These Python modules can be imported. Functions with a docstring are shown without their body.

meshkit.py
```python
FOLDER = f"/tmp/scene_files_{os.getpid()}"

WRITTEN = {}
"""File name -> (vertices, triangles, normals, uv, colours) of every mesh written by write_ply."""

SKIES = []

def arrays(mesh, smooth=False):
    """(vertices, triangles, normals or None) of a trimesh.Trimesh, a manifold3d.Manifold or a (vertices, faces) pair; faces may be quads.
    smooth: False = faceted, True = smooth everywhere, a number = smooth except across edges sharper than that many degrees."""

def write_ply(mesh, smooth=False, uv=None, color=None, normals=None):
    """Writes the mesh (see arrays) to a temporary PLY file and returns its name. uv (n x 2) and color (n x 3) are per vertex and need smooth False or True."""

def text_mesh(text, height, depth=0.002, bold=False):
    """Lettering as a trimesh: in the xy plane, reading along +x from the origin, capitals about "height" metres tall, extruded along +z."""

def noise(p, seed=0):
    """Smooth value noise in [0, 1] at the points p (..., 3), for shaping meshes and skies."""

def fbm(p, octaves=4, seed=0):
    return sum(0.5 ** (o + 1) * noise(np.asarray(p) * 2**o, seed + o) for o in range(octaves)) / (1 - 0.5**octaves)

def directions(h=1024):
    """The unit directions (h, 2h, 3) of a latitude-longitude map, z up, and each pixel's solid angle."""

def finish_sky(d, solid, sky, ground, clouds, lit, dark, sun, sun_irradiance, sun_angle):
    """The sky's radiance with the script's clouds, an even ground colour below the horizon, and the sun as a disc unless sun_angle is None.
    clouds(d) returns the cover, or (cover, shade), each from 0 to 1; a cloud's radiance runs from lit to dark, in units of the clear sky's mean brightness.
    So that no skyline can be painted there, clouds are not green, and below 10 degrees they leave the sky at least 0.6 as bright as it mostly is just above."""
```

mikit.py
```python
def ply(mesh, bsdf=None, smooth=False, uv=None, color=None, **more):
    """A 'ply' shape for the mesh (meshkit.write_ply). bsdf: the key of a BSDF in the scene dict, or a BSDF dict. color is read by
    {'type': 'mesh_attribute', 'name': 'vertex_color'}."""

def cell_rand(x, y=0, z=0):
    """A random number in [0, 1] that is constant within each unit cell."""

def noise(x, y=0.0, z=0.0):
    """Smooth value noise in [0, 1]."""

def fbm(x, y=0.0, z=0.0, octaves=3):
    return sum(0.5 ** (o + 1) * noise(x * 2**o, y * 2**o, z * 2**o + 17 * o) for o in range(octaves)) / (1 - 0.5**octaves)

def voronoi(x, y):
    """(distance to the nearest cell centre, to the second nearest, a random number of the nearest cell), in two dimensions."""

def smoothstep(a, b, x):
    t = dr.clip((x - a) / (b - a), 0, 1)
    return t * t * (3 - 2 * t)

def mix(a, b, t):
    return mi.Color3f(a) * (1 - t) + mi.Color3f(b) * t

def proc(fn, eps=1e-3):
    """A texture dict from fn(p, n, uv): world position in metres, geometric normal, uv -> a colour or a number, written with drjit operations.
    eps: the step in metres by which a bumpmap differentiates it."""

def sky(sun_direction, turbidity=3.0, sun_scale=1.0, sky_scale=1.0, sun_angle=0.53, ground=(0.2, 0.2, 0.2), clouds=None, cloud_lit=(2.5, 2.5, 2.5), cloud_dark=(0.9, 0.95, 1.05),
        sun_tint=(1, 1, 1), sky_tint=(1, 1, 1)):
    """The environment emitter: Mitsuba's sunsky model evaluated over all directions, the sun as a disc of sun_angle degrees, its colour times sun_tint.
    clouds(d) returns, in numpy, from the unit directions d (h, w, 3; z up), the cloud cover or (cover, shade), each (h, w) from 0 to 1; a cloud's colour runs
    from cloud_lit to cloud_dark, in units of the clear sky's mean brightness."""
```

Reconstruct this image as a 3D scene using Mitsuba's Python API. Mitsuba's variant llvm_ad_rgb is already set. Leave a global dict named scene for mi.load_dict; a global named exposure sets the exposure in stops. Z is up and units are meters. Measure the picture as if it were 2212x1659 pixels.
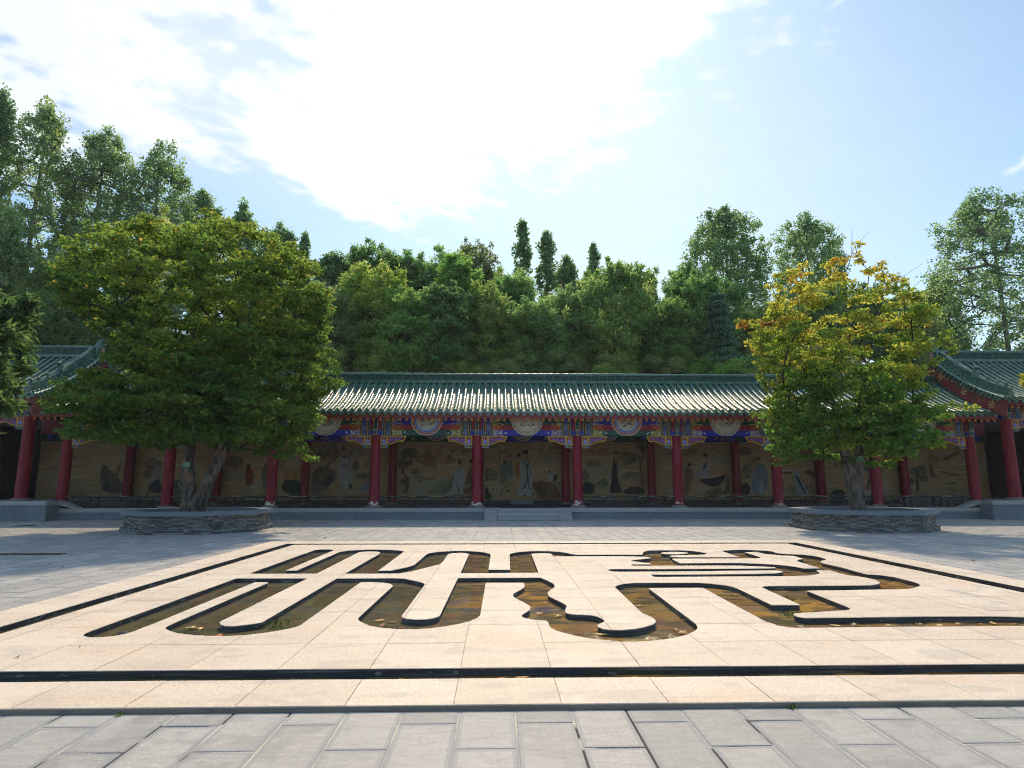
import math, json, random, numpy as np, trimesh, mitsuba as mi, drjit as dr, mikit, meshkit
from shapely.geometry import Polygon, box as sbox, LineString, Point
from shapely.ops import unary_union
T = mi.ScalarTransform4f
scene, labels = {}, {}
exposure = 1.45
# ---------------------------------------------------------------- camera
pitch, yaw = 0.160148, 0.025544
fwd = [math.sin(yaw)*math.cos(pitch), math.cos(yaw)*math.cos(pitch), math.sin(pitch)]
scene['camera'] = {'type': 'perspective', 'fov': 79.70, 'fov_axis': 'x', 'near_clip': 0.05, 'far_clip': 3000.0,
    'to_world': T().look_at(origin=[0, 0, 1.6], target=[fwd[0], fwd[1], 1.6+fwd[2]], up=[0, 0, 1])}
# ---------------------------------------------------------------- sky and sun
SUN_AZ, SUN_EL = math.radians(5.0), math.radians(49.0)
def clouds(d):
    az = np.degrees(np.arctan2(d[..., 0], d[..., 1])); el = np.degrees(np.arcsin(np.clip(d[..., 2], -1, 1)))
    z = np.maximum(d[..., 2], 0.03)
    u, v = d[..., 0]/z, d[..., 1]/z
    P = np.stack([u, v, u*0], -1)
    w1 = meshkit.fbm(P*2.2+3.1, 4, 5)-.5; w2 = meshkit.fbm(P*2.2+9.7, 4, 8)-.5
    q = np.stack([(u*.80+v*.60+w1*.35)*5.0, (-u*.60+v*.80+w2*.35)*11.0, u*0+.5], -1)
    f = meshkit.fbm(q, 5, 2)
    fine = meshkit.fbm(np.stack([(u+w2*.3)*17, (v+w1*.3)*21, u*0], -1), 4, 11)
    def blob(a0, e0, ra, re, rot=0.0):
        c, s = math.cos(math.radians(rot)), math.sin(math.radians(rot))
        x, y = (az-a0)*np.cos(np.radians(e0)), el-e0
        return 1-np.sqrt(((x*c+y*s)/ra)**2+((-x*s+y*c)/re)**2)
    big = -.05+np.maximum.reduce([blob(3, 47, 20, 14, 0), blob(-4, 35.5, 16, 7.5, -8), blob(10, 38, 15, 5.0, 20), blob(-13, 28.6, 12, 3.6, -14), blob(-17, 27.2, 9, 2.6, -24), blob(-10, 32, 11, 4.5, -10)])
    left = -.15+np.maximum.reduce([blob(-38, 33, 11, 6.0, -14), blob(-34, 29, 8, 3.6, -14), blob(-44, 26, 12, 6, 0), blob(-46, 38, 20, 9, 0)])
    high = meshkit.fbm(P*1.1+40, 4, 21)-.56 - np.clip((45-el)/12, 0, 1)*1.2
    small = np.maximum(blob(44.5, 22.6, 2.8, .5, 14), blob(34, 37.5, 3, .4, 28)-.2)-.32
    m = np.maximum.reduce([big*1.25, left*1.0-.04, high*1.5, small*.8])
    c = mi_smooth(-.30, .36, m+(f-.5)*1.15+(fine-.5)*1.1)
    veil = np.minimum(.40*np.exp(-((az-12)/30)**2-((el-26)/17)**2) + .30*np.exp(-((el-4)/11)**2) + .42*np.exp(-((az+28)/14)**2-((el-33)/8)**2), .8)
    cover = np.clip(1-(1-c*(.70+.3*mi_smooth(.0,.5,big)))*(1-veil), 0, 1)
    return cover, np.clip(.30-.9*np.maximum(big, 0)+.5*(fine-.5), 0, 1)*.55
def mi_smooth(a, b, x):
    t = np.clip((x-a)/(b-a), 0, 1); return t*t*(3-2*t)
scene['sky'] = mikit.sky([math.sin(SUN_AZ)*math.cos(SUN_EL), math.cos(SUN_AZ)*math.cos(SUN_EL), math.sin(SUN_EL)],
    turbidity=3.0, sun_scale=.88, sky_scale=2.05, sun_angle=2.5, ground=(.22, .22, .21), clouds=clouds, cloud_lit=(2.5, 2.5, 2.5), cloud_dark=(1.55, 1.58, 1.62), sky_tint=(.905, 1.015, .98), sun_tint=(1.03, 1.0, .95))
MUR={-1:"rock,B3,571,2402,879,2625,1445,1958,1930,1515,2139,1074,711,1075|rock,K2,809,1185,1003,1958,1364,1130|tree,B,1445,1958,1555,1958,1638,2514,1726,2738,1593,2682,1510,2403",
0:"stool,K2,-1316,1626,-903,1959,-591,1063,-1374,1063|figure,W2,-1176,2516,-903,2572,-691,2181,-737,1959,-1259,1615,-1541,1560,-1352,2014|tree_001,B,-1888,2125,-1443,2404,-1191,2683,-1266,2292,-1633,2070|rock_001,W2,131,1848,307,2070,580,2126,760,1626,492,1184,152,1283|rock_001,K2,224,1737,372,1959,515,1571,308,1405",
1:"cloud,W2,-2029,1932,-1917,2071,-1698,2127,-1255,2172,-1017,1960,-1168,1726,-1947,1726|figure_001,R,-964,2407,-744,2463,-511,2072,-585,1515,-926,1448,-989,1960|figure_001,N2,-901,1487,-640,1504,-649,1061,-872,1061|figure_001,K,-977,2603,-755,2631,-756,2396,-948,2418|figure_002,G,5,2576,278,2857,324,1060,-24,1282,-135,2128|gate,O2,1094,1682,1142,2296,1644,2352,1803,1710,1680,1710,1568,2212,1231,2212,1223,1682|rock_002,D,958,1626,1394,1821,1959,1726,2106,1060,992,1060",
2:"pine,B,-790,3697,-658,3328,-728,2908,-1153,2478,-1383,2358,-1539,2358,-990,2907,-889,3328|pine,D,-1875,3326,-1626,3590,-1108,3749,-789,3671,-873,3223,-1178,3012,-1273,2802,-1697,2907|pine,D,-107,2489,144,2751,360,2594,475,2333,218,2218|rock,B3,-2026,2175,-1676,2488,-1154,2489,-883,2280,-707,1864,-1005,1553,-1451,1088,-2019,1037|rock,K2,-1432,1760,-980,2124,-887,1812,-1357,1295|cloud,N,622,2594,1036,2752,1177,2490,734,2427|bush,D,174,2020,433,2072,955,2125,1117,1968,651,1854|fence,T,286,1191,920,1657,1155,1657,1174,1129|figure,W,-449,3118,-654,3013,-700,2280,-636,2020,-502,1346,-161,1294,149,1346,37,2176,116,2804,232,3171,169,3435,66,3382,-182,3013|figure,F,-513,3381,-304,3408,-321,3197,-451,3160|figure,F,-72,3529,32,3561,65,3408,-40,3392|figure,K,-565,3365,-534,3513,-432,3576,-323,3497,-302,3381|figure,K,-618,3144,-391,3002,-177,3155,-223,3003,-362,2934,-560,3013|figure,K,-503,2567,-111,2578,-108,2510,-500,2494|figure,K,66,3382,119,3355,-127,2961,-118,2751,-161,2761,-161,3013|figure,K,-530,1398,-426,1398,-421,1294,-562,1294|figure,K,-69,1579,62,1579,135,1310,-58,1320|crane,W,521,3172,702,3251,856,3356,938,3277,863,3172,601,3140|crane,K,442,3193,600,3182,601,3151,453,3166",
3:"mountain,M,-846,2632,-736,3148,-622,3483,-500,3514,-359,3362,-276,3027,-157,3148,-78,3027,6,2632,-110,2330,-600,2511|mountain,B2,-644,3117,-559,3422,-436,3392,-337,2996,-300,2693,-522,3118|mountain,M,373,2572,577,3088,729,3150,884,2998,1072,2694,768,2633|mountain,M2,-17,3027,25,3240,143,3438,299,3301,380,3027|mountain,M2,604,3302,908,3455,1066,3119,820,3180|mountain,M2,1218,3120,1338,3364,1550,3502,1830,3151|water,P,-1608,1608,-1186,1638,-702,1653,-280,1728,324,1908,748,1968,267,1668,-300,1248,-628,1039,-1472,1040,-1484,1488|bank,B,-766,1818,-281,1818,50,1908,-99,1812,-401,1722,-1004,1644|bank,G,-597,1039,-330,1248,28,1488,267,1668,718,1908,758,1338,642,1009|pine,D,-1898,3299,-1658,3421,-1474,3390,-1496,3056,-1703,2843,-1920,2995|pine,D,-1413,3391,-1171,3482,-1043,3239,-826,3087,-943,2874,-999,2662,-1218,2904,-1375,3086|pine,D,-1760,2722,-1519,2783,-1514,2601,-1786,2571|pine,D,-1459,2239,-1234,2359,-959,2269,-924,2088,-740,1968,-675,1818,-884,1668,-1069,1818,-1197,2088|pine,D,-2007,2843,-1883,2782,-1935,2450,-2039,2389|pine,D,-1886,1817,-1675,1817,-1696,1518,-1878,1518|pine,B,-1534,3360,-1343,3056,-1332,2601,-1631,2450,-1751,2389,-1776,2208,-1557,1938,-1491,1727,-1479,1278,-1593,1040,-1773,1010,-1693,1398,-1643,1787,-1862,2028,-1886,2329,-1785,2510,-1424,2631,-1434,3025|figure,W,1349,2452,1228,2421,1079,2210,929,2029,811,1788,728,1308,702,1009,1429,1009,1425,1338,1422,1548,1510,1788,1538,1969,1474,2270|figure,K,1349,2467,1229,2361,1110,2119,1080,2119,1198,2391|figure,K,899,2029,935,2029,782,1308,713,1293,783,1668|figure,K,1073,1518,1119,1518,1283,1039,1222,1039|figure,F,1087,2664,1225,2664,1319,2482,1198,2415,1105,2482|figure,K,1096,2694,1192,2831,1284,2785,1342,2543,1231,2633|figure_001,B,1807,2422,1687,2270,1629,1969,1543,1608,1425,1308,1429,1009,1901,1009,1887,2422|figure_001,W2,1363,1368,1543,1548,1878,1457,1668,1302|figure_001,F,1697,2694,1871,2695,1874,2482,1746,2446|figure_001,K,1667,2710,1741,2877,1881,2907,1884,2689",
4:"mountain,M,744,3247,992,3461,1269,3370,1113,3217|hall,N,1051,3201,2100,3264,2177,3224,2037,3163,1174,3149|hall,N,1393,3462,1518,3616,2043,3632,2102,3371,1392,3364|cloud,W2,956,2789,1004,3003,1205,3119,1359,3162,1574,3132,1821,3162,1959,3034,1910,2820,1724,2698,1355,2661|bush,D,-2015,2331,-1802,2453,-1648,2301,-1434,2211,-1311,1969,-1432,1788,-2011,1758|rock,D,-2008,1367,-1887,1367,-1702,1008,-1610,710,-2049,710|branch,K,-1216,918,-1171,933,-1095,1142,-1005,1307,-792,1502,-563,1532,-441,1653,-472,1674,-579,1571,-822,1532,-1050,1337,-1156,1127|branch,D,-1643,1367,-1521,1277,-1551,1158,-1612,1247|branch,D,-943,1157,-761,1277,-579,1271,-822,1097|branch,P,-1612,1098,-1490,1143,-1369,1068,-1398,918,-1520,888|banner,D,-1271,3673,-1231,3673,-1215,2514,-1252,2514|banner,D,-893,3735,-868,3735,-867,2757,-894,2757|banner,B,-1439,3458,-1377,3336,-1224,3260,-917,3214,-609,3306,-855,3269,-1193,3305,-1347,3382|figure_001,G2,-793,2787,-609,2848,-533,2727,-517,2545,-548,2272,-456,1969,-731,1818,-823,2332|figure_001,F,-757,3062,-585,3031,-594,2894,-686,2842,-732,2909|figure_001,K,-778,2970,-769,3117,-671,3190,-579,3108,-573,3025,-701,3031,-738,2955|figure,G,-1099,2574,-1221,2483,-1266,2211,-1220,2029,-1264,1638,-1127,1562,-883,1577,-807,1788,-762,2211,-854,2575|figure,K,-1054,2757,-962,2842,-855,2803,-860,2620,-931,2575,-1038,2620|figure_002,O,-303,2788,-149,2818,-119,2636,-181,2393,-120,2090,-212,1849,-319,1849,-426,2332,-379,2666|figure_002,F,-226,3001,-57,3032,-32,2910,-118,2849,-195,2864|figure_002,K,-333,3108,-241,3215,-118,3185,-63,3032,-195,3001,-241,2925|figure_003,W,97,2910,-11,2864,-119,2575,-196,2423,-166,2272,-59,2060,-44,1849,-152,1608,-183,1337,-311,933,-31,918,197,888,638,917,549,1277,504,1547,521,1788,583,1970,622,2394,525,2515,464,2697,373,2865,281,2895|figure_003,F,91,3170,322,3185,327,3002,281,2910,158,2925,91,3002|figure_003,K,-1,3322,98,3374,313,3369,322,3191,205,3160,60,3118|figure_003,K,180,3002,297,3008,256,2855,213,2865|figure_003,K,-2,2880,60,2892,264,2515,305,2855,348,2855,347,2545,304,2454,302,2030,276,1668,122,1277,-177,1301,-164,1343,55,1331,221,1683,241,2090,224,2454|figure_003,K,308,1969,344,1970,366,1331,555,1322,564,1277,317,1283|figure_003,K,386,2484,432,2484,491,1970,445,1933|figure_003,K,91,1022,167,1037,181,882,78,888|figure_003,K,517,1082,578,1097,608,932,522,932|rock_001,B,520,1638,643,1698,948,1683,1040,1758,1193,1683,1406,1653,1712,1577,1832,1397,2013,1186,2098,707,789,708,761,1067,549,1337|rock_001,K2,672,1487,1037,1367,1184,708,1093,708,945,1247|rock_001,B2,1222,1487,1495,1307,1580,707,1367,708,1341,1187|crane,W,1257,2030,1472,2091,1717,2061,1777,1970,1653,1789,1529,1683,1439,1819|crane,K,1045,2348,1173,2318,1258,2136,1343,2054,1263,2036,1173,2212,1121,2309|crane,K,1418,2248,1490,2342,1541,2258,1509,2091,1465,2015,1435,2091,1479,2236|crane,K,1716,2030,1870,2091,1905,1909,1713,1674,1615,1692,1684,1849",
5:"mountain,M2,-1266,3292,-780,3453,-570,3240,-133,3560,338,3055,-627,3081|water,P,-1324,3027,-93,2975,4,2552,-276,2024,-1241,1762|bank,B2,-1169,2762,-631,2869,-156,2594,-801,2435,-1201,2487|bank,G,738,2025,1119,2236,1600,2236,1861,2025,1318,1762,784,1762|bank,G,-929,1396,-280,1867,-14,1867,81,1369,-612,1317|bamboo,D,-1383,2129,-1283,2340,-1181,2129,-995,2077,-1185,1919,-1137,1657,-1348,1709|pine,B2,1915,3617,2125,3457,1999,2924,1834,2818,1881,2289,2077,1762,2028,1421,1734,1421,1808,2025,1723,2712,1840,2977|pine,D,713,3029,1043,3295,1576,3136,1895,3030,1566,2818,1019,2489,707,2817|pine,D,1541,3723,2162,3724,2149,3350,1797,3323|rock,D,821,1186,1308,1448,2050,1291,2040,1019,816,1020|rock,D,-1377,1605,-923,1710,-639,1291,-778,1020,-1388,1021|figure,K2,281,2922,549,2923,558,2288,670,1500,791,1072,62,1072,192,1552,264,2288|figure,N2,238,2933,60,2657,-45,1657,97,1594,278,2393,344,2896|figure,N2,539,2933,707,2817,810,2288,689,1815,785,1437,575,1526,542,2288|figure,O,347,2986,540,2986,432,2563|figure,F,315,3199,530,3199,497,2986,362,2949|figure,K,280,3305,400,3358,518,3348,652,3146,502,3178,298,3167",
6:"mountain,M2,-541,3270,-91,3559,392,3300,55,2955,-406,3041|willow,G,1162,2985,1475,3388,1936,3273,2066,2986,1830,2413,1668,2642,1207,2727|tree,B,1856,1843,2095,1957,2040,995,1577,995,1888,1390|bush,D,775,1108,1249,1334,1593,1277,1577,995,769,995|boat,K2,233,1815,928,1832,1514,1957,1940,2099,1483,1390,850,1435|figure,W,630,2812,444,2583,369,2241,142,2343,45,2127,352,1889,928,1832,1042,2355,973,2698,865,2858|figure,F,641,3042,915,3042,865,2858,688,2824|figure,K,617,3030,739,3243,910,3186,920,3031|figure,K,718,2841,639,2412,874,2813,908,2790,723,2355,606,2344|figure_001,B2,-465,2383,-197,2526,-20,2355,132,1900,-105,1775,-199,996,-498,996,-402,1843|figure_001,K,-237,2669,-15,2709,-36,2497,-199,2497",
7:"hall,B2,-1960,3563,-1316,3564,-1155,3148,-1989,3078|bamboo,D,-1854,2414,-1550,2614,-1263,2357,-1409,2071,-1366,1832,-1708,1946,-1813,2128|rock,D,-1963,1560,-1492,1673,-1390,994,-1997,994|figure_002,T,-965,2643,-1155,2414,-1387,1503,-1257,994,-666,994,-442,1560,-443,2414,-672,2655|figure_002,T2,-842,1844,-726,1844,-695,994,-1071,994|figure_002,F,-993,2942,-768,2976,-726,2729,-934,2672|figure_002,K,-1017,2930,-941,3016,-739,2971,-950,2884,-985,2786|figure_003,T2,997,2301,1181,2415,1331,2072,1496,1560,1783,981,1016,982|figure_003,K,1081,2004,1235,1958,1350,1560,1645,993,1552,993,1263,1560|hall_001,B,290,2215,935,2244,922,2072,279,2061|tree_001,B,1515,2187,1942,2416,2140,1958,2190,1844,1857,2072",
9:"pine,K2,-1537,1039,-1425,1627,-1530,2114,-1292,2463,-1207,2323,-1345,1835,-1324,1039|pine,D,-1762,2288,-1489,2498,-1053,2547,-712,2254,-1109,2030,-1677,2079|pine,D,-1582,1960,-825,2009,-817,1752,-1288,1696|pine,D,-1917,1835,-1695,1905,-1582,1627,-1911,1558|tree,B,-669,2638,-468,2639,-411,2184,-195,1870,-694,1891|slope,B,-295,2254,64,2254,623,2114,1046,2045,1037,1975,469,2031|slope,B,-224,1613,271,1557,823,1683,846,1571,261,1474|slope,B,263,1488,450,1245,791,1107,773,1072,408,1197|tree_001,B,-16,2814,448,3096,979,3308,1208,3415,1107,3167,649,2956,123,2772",
}
LMO=[-1584,413,-1557,453,-1481,513,-1409,557,-1351,605,-1340,660,-1401,692,-1501,704,-1552,749,-1567,827,-1575,860,-1555,940,-1503,1008,-1423,1049,-1344,1071,-1286,1078,-1234,1103,-1150,1135,-1108,1149,-1084,1202,-1059,1154,-1015,1140,-978,1120,-925,1103,-861,1118,-761,1071,-707,1023,-667,997,-626,943,-604,889,-595,829,-574,786,-616,736,-602,697,-567,632,-570,542,-530,504,-634,453,-610,410,-629,360,-658,316,-661,267,-622,221,-751,230,-837,245,-960,266,-1120,285,-1245,260,-1344,296,-1404,284,-1389,345,-1460,345,-1524,376]
RMO=[936,668,898,788,1000,755,1024,852,1017,945,1103,931,1161,1022,1198,957,1257,1003,1318,948,1339,1079,1364,944,1470,1005,1530,986,1558,936,1582,857,1636,810,1631,721,1696,652,1659,615,1557,576,1580,492,1603,417,1710,436,1762,418,1706,394,1607,380,1535,334,1572,288,1558,248,1504,229,1434,196,1326,216,1223,234,1108,234,1019,207,982,251,980,287,972,369,940,387,982,461,958,517,991,602]
HT=[('P',-38.1,44.0,31.7,1.1,12.9),('P',-36.2,46.0,31.9,2.6,13.4),('P',-32.7,48.0,30.8,2.3,14.0),('P',-29.0,50.0,30.6,2.5,14.5),('P',-33.0,40.0,20.0,1.1,10.2),('B',-24.3,42.0,21.1,0.9,14.2),('P',-22.5,52.0,26.3,0.9,18.4),('C',-18.3,56.0,24.8,0.6,18.5),('P',-13.9,50.0,20.8,1.4,13.5),('B',-9.8,50.0,21.5,2.8,12.5),('B',-9.1,44.0,17.3,2.4,10.8),('B',-5.3,50.0,21.0,2.1,12.1),('S',-2.3,52.0,22.4,2.0,14.1),('B',-3.0,45.0,18.5,1.6,10.9),('B',0.8,47.0,18.2,1.9,11.3),('C',2.4,54.0,25.6,0.7,15.7),('C',4.6,54.0,24.4,0.8,15.8),('C',6.2,52.0,21.3,0.8,14.6),('C',9.6,58.0,24.9,0.5,18.1),('T',8.5,43.0,17.2,2.2,9.6),('C',13.5,52.0,20.1,0.6,15.3),('P',20.5,52.0,26.1,3.0,13.1),('B',15.4,45.0,16.8,2.4,10.6),('D',15.8,42.0,15.3,1.9,9.4),('P',29.0,54.0,26.7,2.6,13.6),('P',40.1,46.0,25.4,4.2,11.5),('P',37.9,50.0,19.2,1.4,12.8),('B',20.6,46.0,15.0,1.8,10.8),('B',-5.8,42.0,14.6,2.1,9.9),('T',-3.6,41.0,14.4,1.5,9.5),('B',-0.5,43.0,15.1,2.0,10.3),('B',2.7,42.0,13.9,1.7,9.9),('B',5.5,44.0,15.3,1.7,10.3),('B',12.1,43.0,14.4,1.5,10.0),('B',-11.9,43.0,15.0,2.0,10.6),('D',-12.2,41.0,12.4,1.0,9.1),('B',27.0,48.0,17.5,2.3,11.6),('B',30.8,48.0,16.9,2.3,11.7),('P',-20.0,54.0,25.1,1.6,15.6),('P',-27.1,54.0,28.4,1.8,15.6),('B',-31.1,44.0,17.6,2.9,11.1),('B',32.6,46.0,15.3,2.2,10.9),('B',-12.9,52.0,20.6,1.5,15.1),('B',17.1,53.0,20.7,1.6,15.6),('B',-8.3,53.0,20.3,1.8,14.3),('B',-0.9,54.0,20.9,1.8,14.6),('B',8.0,55.0,20.6,1.9,14.9),('B',12.2,54.0,19.6,1.8,14.6)]
CH=[-4309,11209,-4278,15032,-4189,15164,-4040,15206,-3910,15142,-3818,15035,-3802,11583,-3599,11578,-3588,14624,-3475,14864,-3277,15036,-3052,15105,-2985,15118,-2741,15097,-2454,15015,-2241,14876,-2118,14714,-2124,11532,-1899,11535,-1803,11700,-1659,12001,-1574,12319,-1563,12754,-1539,14121,-1488,14348,-1356,14567,-1180,14690,-951,14785,-713,14764,-473,14672,-264,14455,-153,14219,-113,14019,-115,13700,-136,11613,264,11585,306,14074,387,14300,534,14518,776,14683,1016,14720,1249,14671,1471,14522,1603,14310,1697,14065,1789,13957,1935,13928,2901,13916,3242,13894,3298,14131,3379,14403,3476,14614,3619,14741,3806,14781,4049,14789,4364,14766,4566,14644,4669,14469,4728,14272,4744,14067,4618,13898,4374,13801,3994,13785,3842,13725,3748,13601,3772,13477,3885,13413,5208,13391,5257,14612,5358,14712,5588,14809,5847,14848,5884,14847,6126,14766,6315,14643,6397,14468,6346,14148,6422,14011,6605,13913,6786,13817,6906,13608,6912,13336,6889,13074,6856,12960,6754,12849,6651,12762,6538,12600,6447,12390,6454,12215,6486,11793,6428,11042,6437,10883,6622,10758,6699,10559,6701,10260,6694,10057,6649,9863,6580,9714,6472,9606,6292,9468,6152,9367,5778,9342,5233,9302,4562,9273,4495,8113,4479,7997,4451,7938,4398,7891,4326,7869,3981,7783,3704,7720,3630,7708,3587,7654,3562,7588,3559,7522,3618,7451,3806,7451,4156,7459,5129,7495,5840,7485,6060,7462,6230,7423,6772,7346,6904,7237,6906,7121,6685,7015,6428,6985,5850,6986,5571,6985,5116,6974,3874,6968,3281,6954,3209,6985,3148,7043,3118,7133,3111,7260,3083,7237,3135,9565,2297,9566,2248,7163,2220,7029,2183,6938,2119,6831,1998,6689,1838,6566,1695,6490,1521,6437,1357,6414,1240,6423,1156,6456,1007,6523,861,6631,753,6761,657,6886,602,7033,596,7166,601,7324,588,7394,508,7417,418,7452,340,7539,308,7627,319,7715,373,7851,425,7993,443,8140,434,8268,391,8428,306,8680,257,8857,243,9009,254,9135,305,9295,395,9530,439,9706,448,9852,451,10104,-159,10120,-183,7819,-189,7662,-222,7532,-307,7368,-409,7250,-558,7119,-722,7030,-889,6994,-1061,7009,-1245,7080,-1394,7179,-1546,7399,-1601,7525,-1611,7589,-1611,7676,-1580,9757,-1583,9867,-1619,9995,-1686,10096,-1815,10193,-2012,10238,-2154,10226,-2174,7199,-2191,7142,-2277,7015,-2438,6877,-2571,6795,-2717,6755,-2790,6744,-2956,6755,-3136,6793,-3344,6883,-3483,6992,-3573,7085,-3609,7141,-3623,7198,-3635,7372,-3608,10200,-3631,10264,-3842,10261,-3848,7358,-3857,7185,-3855,7002,-3875,6880,-3938,6780,-4029,6733,-4128,6725,-4229,6771,-4287,6822,-4319,6908,-4329,7014,-4304,10685,-3122,10655,-3143,7564,-3143,7440,-3130,7379,-3073,7279,-2991,7212,-2894,7186,-2885,7198,-2795,7253,-2692,7328,-2653,7387,-2634,10634,-1685,10627,-1685,10627,-1521,10580,-1368,10408,-1219,10242,-1125,10082,-1107,9982,-1106,9818,-1117,7752,-1118,7663,-1099,7597,-1032,7523,-935,7479,-817,7484,-731,7545,-676,7643,-666,7696,-629,10625,753,10633,839,10310,903,10030,910,9803,887,9658,815,9450,757,9251,743,9122,742,8935,794,8726,860,8525,910,8308,911,8179,889,8079,863,7981,853,7839,886,7755,957,7708,1059,7687,1141,7663,1206,7595,1242,7474,1252,7369,1232,7308,1161,7210,1127,7133,1127,7057,1164,6964,1241,6918,1368,6911,1507,6955,1640,7044,1770,7175,1829,7293,1849,7395,1845,7544,1822,7641,1784,7723,1814,9671,1876,9816,2005,9964,2187,10052,2658,10048,3223,10033,3384,9951,3569,9772,3616,9639,3626,9447,3580,8224,3956,8214,4041,9578,4084,9649,4155,9698,5615,9705,5816,9730,5974,9824,6082,9937,6143,10054,6204,10256,6201,10468,6146,10601,6046,10757,6024,10970,6056,11349,5807,11373,5711,11060,5623,10939,5455,10800,5300,10725,5054,10701,4461,10677,2673,10647,2670,10934,3978,10941,4584,10966,4908,11023,5049,11118,5127,11201,5143,11268,5097,11356,5011,11384,4126,11337,2339,11263,2102,11295,2020,11478,2103,11628,2913,11607,4703,11634,5139,11668,5210,11685,5239,11777,5102,11875,4653,12051,4467,12056,2626,12064,2628,12282,3018,12252,3042,12374,3025,12467,2946,12532,2841,12663,2738,12851,2876,13004,3077,13137,3260,13273,3288,13344,3290,13392,3249,13490,2839,13624,2255,13652,1240,13628,1239,14117,1061,14269,857,14193,790,14088,755,11237,650,11189,-364,11174,-618,11180,-598,14032,-607,14164,-691,14328,-816,14372,-996,14308,-1062,14175,-1065,12795,-1095,12377,-1222,12085,-1516,11413,-1693,11159,-2635,11167,-2592,14215,-2615,14418,-2656,14558,-2769,14659,-2935,14692,-3089,14611,-3136,14473,-3126,11179]
MID=[3673,13157,4808,13174,5473,13181,5569,13238,5631,13332,5653,13417,5684,14331,5987,14379,5993,13995,6173,13768,6263,13637,6475,13582,6423,13075,6263,12941,6094,12710,6022,11637,5704,11626,5665,11833,5572,12048,5383,12212,5166,12330,4807,12443,4481,12451,3636,12431]
ISL=[4342,14186,4313,14127,4266,14073,4203,14027,4129,13993,4049,13973,3968,13967,3891,13977,3824,14001,3770,14038,3734,14086,3718,14142,3724,14201,3750,14261,3796,14316,3859,14364,3934,14399,4017,14421,4100,14427,4179,14417,4248,14391,4302,14352,4337,14302,4350,14246]
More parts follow.
